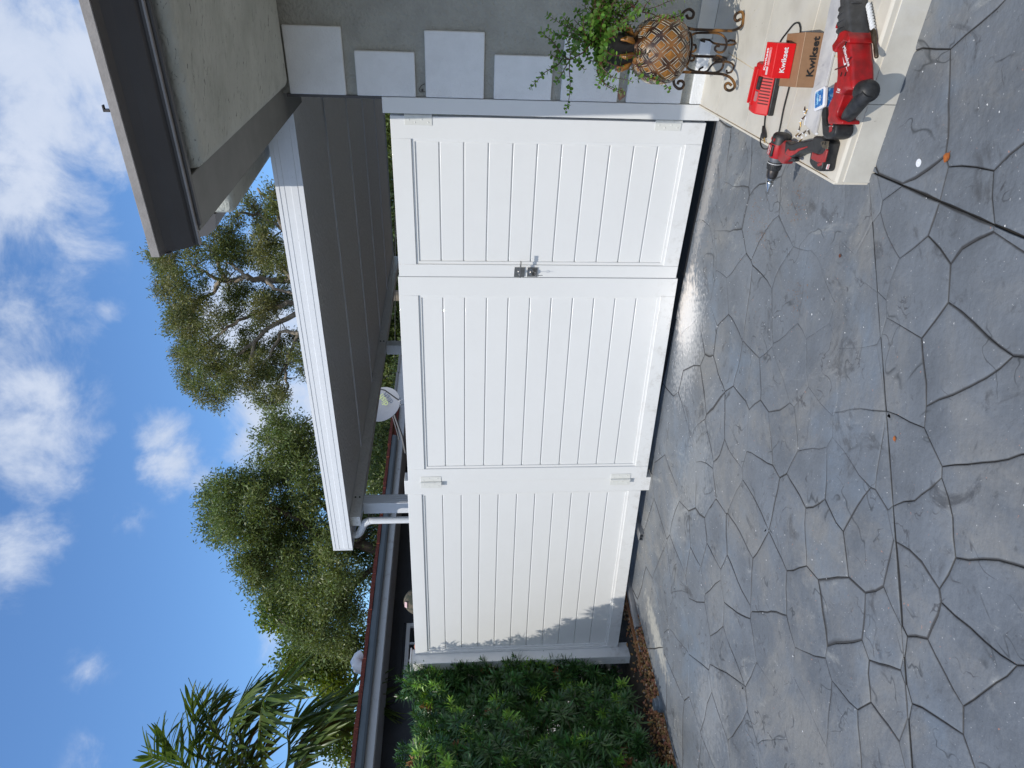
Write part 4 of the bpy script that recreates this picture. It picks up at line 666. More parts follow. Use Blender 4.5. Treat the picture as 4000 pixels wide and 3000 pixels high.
sp = MB(HW); P0 = [(-3.89, .62, .1), (-3.89, .62, 2.30), (-3.892, .62, 2.335), (-3.91, .62, 2.375), (-3.945, .62, 2.405), (-4.0, .62, 2.425), (-4.05, .62, 2.445), (-4.085, .62, 2.48), (-4.09, .62, 2.526)]
sp.tube(P0, .033, 12); dsp = sp.build('downspout', ALU, car, smooth=True)
for a, b_ in ((2, 3), (3, 4), (4, 5), (5, 6), (6, 7)):
    for f_ in (.1, .45, .8):
        c_ = Vector(P0[a]).lerp(Vector(P0[b_]), f_); d_ = (Vector(P0[b_]) - Vector(P0[a])).normalized()
        q = MB(HW); q.lathe(c_, c_ + d_ * .008, [(0, .033), (.002, .036), (.006, .036), (.008, .033)], 14); q.build('ridge', ALU, dsp, smooth=True)
# ================================================================== NEIGHBOUR HOUSE
NW = mat('charcoal_render', (.060, .064, .075), .8, var=.2, vs=3, bump=.4, bs=50)
REDR = mat('red_shingle', (.24, .060, .040), .9, var=.45, vs=40, bump=.8, bs=60, bd=.01)
GG = mat('grey_blue_gutter', (.20, .24, .27), .5, var=.12, vs=6)
FASC = mat('peeling_white_fascia', (.62, .62, .62), .7, var=.12, vs=10, col2=(.38, .35, .32), thr=(.55, .8))
nh = thing('house', 'low charcoal neighbour house with red shingle roof edge and grey gutter behind the fence', 'house', HW(-10, 3, 0))
q = MB(HW); q.box(-15, -7.75, -4, 9.5, -.1, 2.7); q.build('wall', NW, nh)
q = MB(HW); q.box(-7.75, -7.08, -4.2, 9.8, 2.47, 2.50); q.build('soffit', FASC, nh)
q = MB(HW); q.box(-7.08, -7.055, -4.2, 6.55, 2.478, 2.60); q.build('fascia', FASC, nh, bevel=.002)
q = MB(HW); q.extr([(-7.05, 2.575), (-6.985, 2.575), (-6.965, 2.60), (-6.95, 2.655), (-6.955, 2.665), (-7.05, 2.665)], lambda a, z, h: (a, h, z), -4.2, 5.55); q.build('gutter', GG, nh)
# roof surface and its shingle courses
q = MB(HW); q.add([(-7.0, -4.3, 2.66), (-7.0, 6.5, 2.66), (-12.5, 6.5, 3.20), (-12.5, -4.3, 3.20), (-7.0, -4.3, 2.60), (-7.0, 6.5, 2.60), (-12.5, 6.5, 3.1), (-12.5, -4.3, 3.1)], [(0, 1, 2, 3), (4, 7, 6, 5), (0, 4, 5, 1), (2, 6, 7, 3), (1, 5, 6, 2), (0, 3, 7, 4)]); rf = q.build('roof', REDR, nh)
y = -1.6; sh0 = None
random.seed(5)
while y < 6.4:
    w_ = random.uniform(.10, .19); q = MB(HW); o_ = random.uniform(-.012, .008); h = random.uniform(.040, .055)
    q.box(-7.02 + o_, -6.93 + o_, y + .002, y + w_ - .002, 2.668, 2.668 + h); q.build('shingle', REDR, rf); y += w_
# far stretch of the same eave: bare, broken fascia without gutter
for a, b_, dz in ((6.56, 7.6, .0), (7.61, 9.0, -.01), (9.02, 10.8, .01)):
    q = MB(HW); q.box(-7.09, -7.05, a, b_, 2.46 + dz, 2.72 + dz); q.build('fascia', FASC, nh, bevel=.003)
    q = MB(HW); q.box(-7.05, -7.03, a, b_, 2.69 + dz, 2.735 + dz); q.build('drip_edge', LIP, nh)
# window of white frame with panes
win = MB(HW); X = -7.75
for y0, y1, z0, z1_ in ((1.30, 2.20, 2.205, 2.26), (1.30, 2.20, 1.0, 1.05), (1.30, 1.35, 1.05, 2.205), (2.14, 2.20, 1.05, 2.205)): win.box(X, X + .05, y0, y1, z0, z1_)
wo = win.build('window', mat('window_frame_paint', (.78, .78, .78), .6), nh, bevel=.004)
for y0 in (1.60, 1.87): q = MB(HW); q.box(X, X + .035, y0, y0 + .022, 1.05, 2.205); q.build('glazing_bar', MATS['window_frame_paint'], wo)
GL = mat('dark_window_glass', (.01, .012, .015), .08, spec=.8)
for y0, y1 in ((1.35, 1.60), (1.622, 1.87), (1.892, 2.14)): q = MB(HW); q.box(X, X + .012, y0, y1, 1.05, 2.205); q.build('pane', GL, wo)
q = MB(HW); q.box(X, X + .03, 2.22, 2.27, .9, 2.36); q.box(X, X + .03, 1.2, 2.22, 2.30, 2.36); q.build('window_reveal', NW, nh)
# roof vent of bent white pipe
q = MB(HW); q.tube([(-7.62, 1.45, 2.7), (-7.62, 1.45, 2.80), (-7.62, 1.47, 2.86), (-7.62, 1.55, 2.90), (-7.62, 1.62, 2.87), (-7.62, 1.65, 2.83)], [.085, .085, .085, .08, .08, .08], 14); q.build('vent_pipe', ALU, nh, smooth=True)
# dry creeper stems on the shaded wall
for k in range(5):
    y = 4.6 + k * .33 + random.uniform(-.1, .1); pts = [(-7.735, y + .25 * i * random.uniform(.2, 1) * (1 if k % 2 else -1) * .4, 2.45 - i * .14) for i in range(6)]
    q = MB(HW); q.tube(pts, [.006, .005, .005, .004, .003, .002], 5); q.build('creeper_stem', mat('dry_stem', (.16, .13, .09), .9), nh)

# ---- satellite dish on the neighbour roof
sd = thing('satellite_dish', 'pale grey satellite dish with yellow green lettering on the neighbour roof under the carport beam', 'satellite dish', HW(-6.0, 4.98, 2.4))
DISHM = mat('dish_grey_paint', (.27, .285, .32), .5, var=.06, vs=9)
dc = HW(-6.0, 5.20, 2.76); aim = (Vector((0, 0, 1.55)) - dc).normalized(); aim = (aim + Vector((.35, .1, .45))).normalized()
dx_ = Vector((0, 0, 1)).cross(aim).normalized(); dy_ = aim.cross(dx_)
V = []; F = []; nr, ns = 6, 40
for i in range(nr + 1):
    for k in range(ns):
        r = i / nr; a = 2 * math.pi * k / ns; V.append(dc + dx_ * (.30 * r * math.cos(a)) + dy_ * (.335 * r * math.sin(a)) + aim * (.055 * r * r - .055))
q = MB(); q.add([tuple(v) for v in V] + [tuple(v - aim * .012) for v in V], [(i * ns + k, i * ns + (k + 1) % ns, (i + 1) * ns + (k + 1) % ns, (i + 1) * ns + k) for i in range(nr) for k in range(ns)] + [((nr + 1) * ns + i * ns + k, (nr + 1) * ns + (i + 1) * ns + k, (nr + 1) * ns + (i + 1) * ns + (k + 1) % ns, (nr + 1) * ns + i * ns + (k + 1) % ns) for i in range(nr) for k in range(ns)] + [(nr * ns + k, nr * ns + (k + 1) % ns, (2 * nr + 1) * ns + (k + 1) % ns, (2 * nr + 1) * ns + k) for k in range(ns)])
q.build('reflector', DISHM, sd, smooth=True, fix=False)
text('lettering', 'dish', .15, dc + dx_ * .06 - dy_ * .04 + aim * .012, dx_ * .86 + dy_ * .5, dy_ * .86 - dx_ * .5, mat('faded_yellow_green', (.50, .58, .26), .6), sd, bold=.012, ext=.001)
q = MB(); q.tube([dc - dy_ * .30 + dx_ * .03, dc - dy_ * .20 + aim * .30 + dx_ * .1, dc + aim * .42 + dx_ * .12 - dy_ * .06], .012, 8); q.build('feed_arm', mat('galvanised', (.2, .2, .2), .5, metal=.3), sd, smooth=True)
q = MB(); c_ = dc + aim * .42 + dx_ * .12 - dy_ * .05; q.lathe(tuple(c_), tuple(c_ - aim), [(0, .03), (.05, .035), (.09, .02)], 12); q.build('receiver', ALU, sd, smooth=True)
q = MB(); q.tube([dc - aim * .08, dc - aim * .12 - dy_ * .12, HW(-6.6, 5.1, 2.45), HW(-6.95, 5.05, 2.40)], .02, 8); q.tube([dc - aim * .1 - dy_ * .1, HW(-6.9, 5.35, 2.52)], .012, 8); q.build('mast', MATS['galvanised'], sd, smooth=True)
q = MB(); q.tube([dc - dy_ * .3, dc - dy_ * .42 + dx_ * .05, HW(-6.2, 4.9, 2.35), HW(-6.7, 4.8, 2.3)], .004, 5); q.build('cable', WTXT, sd)

# ---- service wire above the neighbour roof
q = MB(HW); q.tube([(-2.5, 14, 2.92), (-5, 12.6, 2.98), (-9.1, 12, 3.18), (-13, 12, 3.5)], .012, 5); tag(q.build('power_wire', BLACK), 'thin dark service wire crossing behind the carport under its beam', 'wire')
q = MB(HW); q.tube([(2.5, 15, 5.6), (-4, 14, 5.35), (-14, 13, 5.7)], .008, 5); tag(q.build('power_wire', BLACK), 'hair thin overhead wire crossing the tree tops above the carport roof', 'wire')

# ================================================================== PERSON behind the fence (cap and raised arm show)
pr_ = thing('person', 'person in a camouflage cap working behind the white fence with one arm raised', 'person', Vector((-2.02, 6.62, 0)), 0)
pm = WM[pr_.name] @ Matrix.Diagonal((1.05, 1.05, 1.055, 1)); pr_.matrix_world = pm; WM[pr_.name] = pm
SKIN = mat('skin', (.52, .24, .15), .5, var=.1, vs=20); SHIRT = mat('grey_work_shirt', (.16, .16, .17), .85, var=.2, vs=12)
def skin(name, joints, edges, m_, parent, sub=2):
    me = bpy.data.meshes.new(name); me.from_pydata([j[0] for j in joints], edges, []); o = bpy.data.objects.new(name, me); COL.objects.link(o); o.parent = parent; WM[o.name] = WM[parent.name]
    me.skin_vertices.new() if hasattr(me.skin_vertices, 'new') and not me.skin_vertices else None
    sk_ = o.modifiers.new('skin', 'SKIN')
    return o
def body(name, joints, edges, m_, parent, sub=2):
    bm = bmesh.new(); ly = bm.verts.layers.skin.verify(); vs = []
    for (p, r) in joints:
        v = bm.verts.new(p); v[ly].radius = (r, r) if not isinstance(r, tuple) else r; vs.append(v)
    vs[0][ly].use_root = True
    for a, b_ in edges: bm.edges.new((vs[a], vs[b_]))
    me = bpy.data.meshes.new(name); bm.to_mesh(me); bm.free()
    tmp = bpy.data.objects.new('tmp', me); COL.objects.link(tmp); md = tmp.modifiers.new('s', 'SKIN'); md.use_smooth_shade = True; sb = tmp.modifiers.new('b', 'SUBSURF'); sb.levels = sub
    dg = bpy.context.evaluated_depsgraph_get(); dg.update(); nm = bpy.data.meshes.new_from_object(tmp.evaluated_get(dg)); bpy.data.objects.remove(tmp); nm.materials.clear(); nm.materials.append(m_)
    o = bpy.data.objects.new(name, nm); COL.objects.link(o); o.parent = parent; WM[o.name] = WM[parent.name]; nm.polygons.foreach_set('use_smooth', [True] * len(nm.polygons)); return o
Hh = 1.86
J = [((0, 0, .98), .15), ((0, .0, 1.18), .135), ((0, 0, 1.40), .15), ((0, -.01, 1.55), .06), ((0, -.02, 1.64), .075), ((0, -.03, 1.74), (.085, .10)), ((0, -.03, 1.83), .07),
     ((-.10, 0, .94), .10), ((-.12, -.02, .52), .062), ((-.13, 0, .10), .042), ((-.14, -.16, .04), .035),
     ((.10, 0, .94), .10), ((.12, -.02, .52), .062), ((.13, 0, .10), .042), ((.14, -.16, .04), .035),
     ((-.20, 0, 1.50), .065), ((-.36, -.02, 1.72), .05), ((-.42, -.03, 1.80), .042), ((-.26, -.20, 1.70), .035), ((-.16, -.28, 1.66), .03),
     ((.20, 0, 1.48), .065), ((.30, -.08, 1.22), .048), ((.22, -.30, 1.14), .034), ((.20, -.38, 1.13), .03)]
Ed = [(0, 1), (1, 2), (2, 3), (3, 4), (4, 5), (5, 6), (0, 7), (7, 8), (8, 9), (9, 10), (0, 11), (11, 12), (12, 13), (13, 14), (2, 15), (15, 16), (16, 17), (17, 18), (18, 19), (2, 20), (20, 21), (21, 22), (22, 23)]
body('body', J, Ed, SKIN, pr_)
body('shirt', [((0, 0, 1.02), .165), ((0, 0, 1.2), .15), ((0, 0, 1.41), .165), ((-.2, 0, 1.5), .08), ((-.29, -.01, 1.65), .068), ((.2, 0, 1.48), .08), ((.27, -.05, 1.33), .07)], [(0, 1), (1, 2), (2, 3), (3, 4), (2, 5), (5, 6)], SHIRT, pr_)
CAMO = mat('camouflage_cloth', (.12, .10, .07), .9, var=.5, vs=28, col2=(.045, .05, .035), thr=(.45, .55), detail=2)
q = MB(); c_ = pm @ Vector((0, -.03, 1.80)); V = []; F = []
for i in range(9):
    a = i / 8 * math.pi / 2
    for k in range(24):
        b_ = 2 * math.pi * k / 24; V.append((c_.x + .122 * math.cos(a) * math.cos(b_), c_.y + .125 * math.cos(a) * math.sin(b_), c_.z - .008 + .118 * math.sin(a) ** 1.1 * (1 + .06 * math.cos(b_ * 3))))
q.add(V, [(i * 24 + k, i * 24 + (k + 1) % 24, (i + 1) * 24 + (k + 1) % 24, (i + 1) * 24 + k) for i in range(8) for k in range(24)]); cap = q.build('cap', CAMO, pr_, smooth=True)
q = MB(); q.prism([(c_.x + .10 * math.cos(a) + .02, c_.y - .08 - .11 * math.sin(a)) for a in [i * math.pi / 10 for i in range(11)]], c_.z + .0, c_.z + .008); q.build('brim', mat('cap_plum_trim', (.09, .03, .05), .8), cap)
q = MB(); q.add([(c_.x - .03, c_.y - .070, c_.z + .102), (c_.x + .02, c_.y - .070, c_.z + .102), (c_.x + .02, c_.y - .100, c_.z + .078), (c_.x - .03, c_.y - .100, c_.z + .078)], [(0, 1, 2, 3)]); q.build('patch', mat('cap_patch', (.65, .45, .45), .8), cap)
for sx in (-1, 1):
    q = MB(); q.lathe(tuple(c_ + Vector((sx * .032, -.098, -.055))), tuple(c_ + Vector((sx * .032, -.12, -.055))), [(0, .012), (.008, .008), (.010, .002)], 8); q.build('eye', WTXT, pr_, smooth=True)
q = MB(); q.tube([c_ + Vector((0, -.10, -.05)), c_ + Vector((0, -.135, -.09)), c_ + Vector((0, -.105, -.10))], [.008, .014, .01], 6); q.build('nose', SKIN, pr_, smooth=True)

# ================================================================== TREES
BARK = mat('pale_papery_bark', (.33, .28, .22), .9, var=.5, vs=9, bump=.8, bs=30, stretch=(1, 1, .3)); BARK2 = mat('dark_bark', (.10, .08, .06), .95, var=.4, vs=9)
L_OL = leafmat('olive_leaf', (.135, .175, .055), .45, .30, var=.3, vs=1.1, col2=(.20, .19, .075))
L_DK = leafmat('dark_leaf', (.125, .175, .055), .5, .28, var=.3, vs=1.0, col2=(.17, .21, .07))
L_YG = leafmat('yellow_green_leaf', (.23, .29, .035), .5, .35, var=.4, vs=.8, col2=(.045, .085, .018))
def clumpy(C, dens, L, Wd, fine=.16, up=.0, squash=.8, ragged=.35):
    P = []; D = []
    for (x, y, z, r) in C:
        # a clump is a spray of twiglets; leaves gather round each twiglet end
        nt_ = max(5, int(30 * (r / .45) ** 2)); tw = np.random.normal(size=(nt_, 3)); tw /= np.linalg.norm(tw, axis=1)[:, None]
        rad = r * (np.random.uniform(.15, 1, nt_) ** .5) * np.random.uniform(.65, 1.12, nt_); c_ = tw * rad[:, None]; c_[:, 2] *= squash; c_[:, 1] *= 1.2
        n = max(3, int(dens)); q_ = c_[:, None, :] + np.random.normal(size=(nt_, n, 3)) * fine
        P.append((q_ + np.array([x, y, z])).reshape(-1, 3)); D.append((tw[:, None, :] * .9 + np.random.normal(size=(nt_, n, 3)) * .8).reshape(-1, 3))
    P = np.concatenate(P); D = np.concatenate(D)
    return leaves(P, L, Wd, up, D)
def grow(C, tgt, r0, m_, parent, name='twigs', every=1):   # twigs from clump centre to the nearest limb point
    q = MB(); T = [Vector(p) for l in tgt for p in l]
    for i, (x, y, z, r) in enumerate(C):
        p = Vector((x, y, z)); n_ = min(T, key=lambda a: (a - p).length)
        d = p - n_; mid = n_ + d * .5 + Vector((random.gauss(0, .12), random.gauss(0, .12), random.gauss(0, .12) - .05)) * min(2, d.length)
        q.tube([n_, mid, p], [r0, r0 * .6, r0 * .3], 5, cap=False)
        for k in range(5):
            e = p + Vector((random.gauss(0, 1), random.gauss(0, 1), random.gauss(0, 1) + .3)).normalized() * r * 1.0
            q.tube([mid.lerp(p, random.uniform(.3, 1)), p.lerp(e, .5) + Vector((0, 0, -.03)), e], [r0 * .4, r0 * .25, r0 * .12], 4, cap=False)
    o = q.build(name, m_, parent, smooth=True, fix=False); o['kind'] = 'stuff'; return o
def resm(l, k=3):
    o = []
    for i in range(len(l) - 1):
        a, b_ = Vector(l[i]), Vector(l[i + 1]); L = (b_ - a).length
        for j in range(k): o.append(a.lerp(b_, j / k) + (Vector((noise.noise(a * 3 + Vector((j, 0, 0))), noise.noise(a * 3 + Vector((0, j, 5))), noise.noise(a * 3 + Vector((3, 1, j))))) * .14 * L if j or i else Vector()))
    o.append(Vector(l[-1])); return o
def tree(name, label, C, Ls, bx, leafm, barkm, dens, L, Wd, trunk_r, fine, group=None, main=0):
    t_ = thing(name, label, 'tree', Vector((bx[0], bx[1], -.06)), 0, group)
    q = MB(); first = Vector(Ls[main][0])
    q.tube(resm([(bx[0], bx[1], -.1), tuple(first.lerp(Vector((bx[0], bx[1], 0)), .5)), tuple(first)]), [trunk_r * 1.3, trunk_r * 1.2, trunk_r * 1.1, trunk_r * 1.05, trunk_r * 1, trunk_r * 1, trunk_r], 12)
    q.build('trunk', barkm, t_, smooth=True, fix=False)
    for i, l in enumerate(Ls):
        pts = resm(l); n = len(pts); r0 = trunk_r * (.9 if i == main else .38); r1 = .035
        if i != main and (Vector(l[0]) - first).length < .8: r0 = trunk_r * .62
        q = MB(); q.tube(pts, [r0 + (r1 - r0) * (k / (n - 1)) ** .8 for k in range(n)], 9); q.build('limb', barkm, t_, smooth=True, fix=False)
    grow(C, Ls, .022, BARK2, t_)
    V, F = clumpy(C, dens, L, Wd, fine); npmesh('crown', V, F, leafm, t_)
    return t_
T1 = [(x, y, z, r * 1.12) for x, y, z, r in T1]
T2 += [(x, y, z, .6) for x, z in ((-.9, 2.9), (-.2, 2.7), (.5, 2.8), (-1.6, 3.1), (-2.4, 3.3), (-3.2, 3.2), (-4.1, 3.4), (-5, 3.6)) for y in (19.4,)]
tree('paperbark_tree', 'tall open tree with pale twisting limbs above the middle of the carport roof', T1, L1, (2.0, 22.5), L_OL, BARK, 44, .105, .030, .17, .105)
tree('broad_tree', 'broad dense olive green tree rising behind the end of the carport roof', T2, L2, (-2.6, 19.4), L_DK, BARK2, 62, .105, .032, .2, .15)
tree('leafy_tree', 'yellow green leafy tree at the left, behind the palm and the neighbour roof', T3, L3, (-8.2, 20.8), L_YG, BARK2, 40, .13, .062, .15, .17)
bt = thing('hedge_trees', 'dark mixed tree line seen low through the gap between carport beam and gate', 'trees', HW(-5, 22, -.06), 0)
V, F = clumpy([(x, y, z - dz, r * 1.35) for (x, y, z, r) in T4 for dz in (0, 1.0, 2.0)], 34, .2, .07, .25); npmesh('crown', V, F, L_DK, bt)
q = MB()
for k in range(14): a = random.choice(T4); q.tube([(a[0], a[1], -.1), (a[0] + random.gauss(0, .2), a[1], a[2] * .5), (a[0], a[1], a[2])], [.12, .09, .05], 8)
q.build('trunks', BARK2, bt, smooth=True, fix=False)

# ================================================================== PALM
PL = leafmat('palm_leaflet', (.050, .105, .032), .3, .32, .32, var=.4, vs=2.5, col2=(.12, .18, .045)); PR = mat('palm_rachis', (.14, .17, .05), .5)
pb = Vector(PF[0][0]); palm = thing('palm_tree', 'palm tree at the left edge with long drooping feathery fronds', 'palm', Vector((pb.x, pb.y, -.06)), 0)
q = MB(); q.tube([(pb.x, pb.y, -.1), (pb.x + .02, pb.y, 1), tuple(pb - Vector((0, 0, .35)))], [.16, .12, .10], 14); q.build('trunk', BARK, palm, smooth=True)
LV = []
for vnum in range(4):   # leaflet along +X with keel, drooping along -Z
    me = bpy.data.meshes.new('leaflet'); V = []; F = []; ns = 6
    for i in range(ns + 1):
        u = i / ns; w_ = .024 * math.sin(math.pi * min(1, u * .9 + .12)) ** .7 * (1 if i < ns else .1); dz = -(.05 + .10 * vnum) * u ** 2; sy = .04 * math.sin(vnum * 2 + u * 2) * u
        V += [(u, sy - w_, dz + .010), (u, sy, dz - .003), (u, sy + w_, dz + .010)]
    for i in range(ns): F += [(3 * i, 3 * i + 3, 3 * i + 4, 3 * i + 1), (3 * i + 1, 3 * i + 4, 3 * i + 5, 3 * i + 2)]
    me.from_pydata(V, [], F); me.materials.append(PL); me.polygons.foreach_set('use_smooth', [True] * len(F)); LV.append(me)
for fi, fl in enumerate(PF):
    pts = [Vector(p) for p in fl]; sm = []
    for i in range(len(pts) - 1):
        p0, p1, p2, p3 = pts[max(i - 1, 0)], pts[i], pts[i + 1], pts[min(i + 2, len(pts) - 1)]
        for j in range(8):
            t_ = j / 8; sm.append(.5 * ((2 * p1) + (p2 - p0) * t_ + (2 * p0 - 5 * p1 + 4 * p2 - p3) * t_ * t_ + (3 * p1 - p0 - 3 * p2 + p3) * t_ ** 3))
    sm.append(pts[-1]); n = len(sm); q = MB(); q.tube(sm, [.022 * (1 - k / n) + .003 for k in range(n)], 6); fo = q.build('frond', PR, palm, smooth=True, fix=False)
    for k in range(int(n * .22), n):
        d = (sm[min(k + 1, n - 1)] - sm[max(k - 1, 0)]).normalized(); side = d.cross(Vector((0, 0, 1))).normalized(); u = (k - n * .22) / (n * .78)
        seg_ = (sm[min(k + 1, n - 1)] - sm[max(k - 1, 0)]).length / 2; reps = max(1, int(seg_ / .032))
        for rp in range(reps):
            for sg in (-1, 1):
                ln = (.62 * math.sin(math.pi * (.16 + .78 * u)) + .14) * random.uniform(.8, 1.1); fwd = .45 + .75 * u
                xd = (side * sg + d * fwd + Vector((0, 0, -.30 + random.gauss(0, .16) - .15 * (1 - u)))).normalized() + Vector((random.gauss(0, .1), random.gauss(0, .1), random.gauss(0, .1))); xd.normalize()
                zd = (Vector((0, 0, 1)) - xd * xd.z).normalized(); yd = zd.cross(xd); A = Matrix.Identity(4); tw = random.gauss(0, .5); yd, zd = yd * math.cos(tw) + zd * math.sin(tw), zd * math.cos(tw) - yd * math.sin(tw)
                for j, ax in enumerate((xd * ln, yd * 1.0 , zd * ln)):
                    for r_ in range(3): A[r_][j] = ax[r_]
                A.translation = sm[k].lerp(sm[min(k + 1, n - 1)], rp / reps)
                o = bpy.data.objects.new('leaflet', LV[random.randrange(4)]); COL.objects.link(o); o.parent = fo; o.matrix_local = WM[fo.name].inverted() @ A

# ================================================================== HEDGE
HL = leafmat('podocarpus_leaf', (.052, .122, .032), .5, .22, .38); HLB = leafmat('young_podocarpus_leaf', (.24, .42, .07), .4, .30, .38); HLD = leafmat('browned_leaf', (.26, .12, .05), .4, .2, .6)
HST = mat('hedge_stem', (.10, .06, .035), .9)
hedge = thing('hedge', 'clipped dark green hedge of needle like rosettes at the left beside the fence', 'hedge', HW(-5.1, -1.5, -.03))
def sprig(seed, m_, n=34, L=.080, sl_=.11):
    rs = random.Random(seed); V = []; F = []; me = bpy.data.meshes.new('sprig')
    bend = Vector((rs.uniform(-.2, .2), rs.uniform(-.2, .2), 0))
    ax = lambda u: Vector((bend.x * u * u * sl_, bend.y * u * u * sl_, u * sl_))
    for k in range(n):
        u = (k / n) ** .8; p = ax(u); a = k * 2.4 + rs.uniform(-.3, .3); el = .15 + .95 * u ** 2 + rs.uniform(-.25, .2); l = L * rs.uniform(.75, 1.1) * (1 - .35 * u ** 3)
        d = Vector((math.cos(a) * math.cos(el), math.sin(a) * math.cos(el), math.sin(el))); w_ = d.cross(Vector((0, 0, 1))).normalized() * .0062; dr = Vector((0, 0, -.012)) * l / .08; o = len(V)
        V += [p, p + d * l * .4 + w_, p + d * l * .4 - w_, p + d * l + dr + w_ * .25, p + d * l + dr - w_ * .25]; F += [(o, o + 1, o + 2), (o + 1, o + 3, o + 4, o + 2)]
    r = .0028; 
    for i in range(4):
        p = ax(i / 3); V += [p + Vector((r, 0, 0)), p + Vector((-r * .5, r * .87, 0)), p + Vector((-r * .5, -r * .87, 0))]
    o = len(V) - 12
    for i in range(3):
        for k in range(3): F.append((o + 3 * i + k, o + 3 * i + (k + 1) % 3, o + 3 * i + 3 + (k + 1) % 3, o + 3 * i + 3 + k))
    me.from_pydata(V, [], F); me.materials.append(m_); return me
SPR = [sprig(i, HL) for i in range(6)] + [sprig(20 + i, HLB, 34, .07, .10) for i in range(2)]; SPD = sprig(40, HLD, 22, .06, .10)
def hface(Y): 
    yy = min(max(Y, -1.85), -.40)
    return -4.74 + .58 * (-.45 - yy)
def place(mesh, p, nrm, sc, parent=None):
    z = nrm.normalized(); x = z.cross(Vector((random.gauss(0, 1), random.gauss(0, 1), random.gauss(0, 1)))).normalized(); y = z.cross(x); A = Matrix.Identity(4)
    for j, ax in enumerate((x * sc, y * sc, z * sc)):
        for r_ in range(3): A[r_][j] = ax[r_]
    A.translation = p; return A
random.seed(21)
front = []; rest = []
def bulge(Y, z): return .20 * noise.noise(Vector((Y * 1.7, z * 1.7, 2))) + .16 * noise.noise(Vector((Y * 5, z * 5, 8)))
topz = lambda Y: 1.83 + (.14 if Y < -1.62 else 0) + .06 * noise.noise(Vector((Y * 4, 1, 1)))
for k in range(700):   # right face in view
    Y = -random.uniform(.36, 2.6); z = random.uniform(.02, 1.80); off = -abs(random.gauss(0, .12)); X = hface(Y) + bulge(Y, z) + off - .02
    nrm = XA * (1.0 + random.gauss(0, .2)) + YA * random.gauss(-.25, .55) + Vector((0, 0, .55 + random.gauss(0, .35)))
    (front if (off > -.14 and Y > -1.75) else rest).append((HW(X, Y, z), nrm, random.uniform(.95, 1.55), z))
for k in range(300):   # top and the face that looks along the fence
    Y = -random.uniform(.36, 2.6); X = hface(Y) - random.uniform(0, .8); front_ = Y > -1.7 and X > hface(Y) - .3
    nrm = Vector((0, 0, 1)) + XA * random.gauss(0, .35) + YA * random.gauss(0, .35); (front if front_ else rest).append((HW(X, Y, topz(Y) - abs(random.gauss(0, .04)) - .06), nrm, random.uniform(.7, 1.1), 1.85))
for k in range(250):
    X = hface(-.4) - random.uniform(-.06, .8); z = random.uniform(.05, 1.86); nrm = YA * (1 + random.gauss(0, .2)) + XA * random.gauss(.3, .4) + Vector((0, 0, .4)); rest.append((HW(X, -.36 - abs(random.gauss(0, .08)), z), nrm, random.uniform(.8, 1.2), z))
for (Y, z, dxo) in ((-.60, 1.72, .05), (-.62, 1.80, .08), (-.66, 1.62, .03), (-.60, 1.2, .04), (-.60, .92, .06), (-.62, .50, .04), (-.60, 1.45, .03), (-.62, 1.0, .05), (-.6, .7, .05), (-.6, .25, .04)):
    for r_ in range(4): front.append((HW(hface(Y) + dxo + random.gauss(0, .03), Y + random.gauss(0, .03), z + r_ * .03), XA * .9 + Vector((0, 0, .9)) + YA * random.gauss(0, .4), 1.1, z))
for k in range(34):   # stray shoots that break the outline
    Y = -random.uniform(.50, 1.5) if k % 2 else -random.uniform(.48, .62); z = random.uniform(.2, 1.8); b0 = HW(hface(Y) + random.uniform(.02, .10) + (.03 if Y > -.65 else 0), Y, z) if k % 3 else HW(hface(Y) - random.uniform(0, .3), Y, topz(Y) + .02)
    for r_ in range(2): front.insert(0, (b0 + Vector((0, 0, .05 * r_)), XA * (.6 if k % 3 else .1) + Vector((0, 0, 1.0)) + YA * random.gauss(0, .4), random.uniform(.8, 1.25), z))
random.shuffle(front)
V = []; F = []; mi = []
def bake(me, A, im):
    o = len(V); V.extend([A @ v.co for v in me.vertices]); F.extend([tuple(i + o for i in p.vertices) for p in me.polygons]); mi.extend([im] * len(me.polygons))
for i, (p, nrm, sc, z) in enumerate(front):
    rr_ = random.random(); me = SPR[random.randrange(6)]
    if rr_ < (.28 if z > 1.5 else .12): me = SPR[6 + random.randrange(2)]
    elif rr_ > .975: me = SPD
    A = place(me, p, nrm, sc)
    if i < 296:
        o = bpy.data.objects.new('sprig', me); COL.objects.link(o); o.parent = hedge; o.matrix_local = WM[hedge.name].inverted() @ A
    else: bake(me, A, 0 if me in SPR[:6] else (1 if me is not SPD else 2))
for (p, nrm, sc, z) in rest: me = SPR[random.randrange(6)]; bake(me, place(me, p, nrm, sc), 0)
for k in range(700):  # inner leaves
    Y = -random.uniform(.42, 2.6); z = random.uniform(.05, 1.8); X = hface(Y) - random.uniform(.20, .8); me = SPR[random.randrange(6)]; bake(me, place(me, HW(X, Y, z), XA + Vector((0, 0, random.gauss(.3, .5))) + YA * random.gauss(0, .6), 1.1), 0)
me = bpy.data.meshes.new('foliage'); inv = WM[hedge.name].inverted(); me.from_pydata([inv @ v for v in V], [], F)
for m_ in (HL, HLB, HLD): me.materials.append(m_)
me.polygons.foreach_set('material_index', mi); o = bpy.data.objects.new('foliage', me); COL.objects.link(o); o.parent = hedge; o['kind'] = 'stuff'
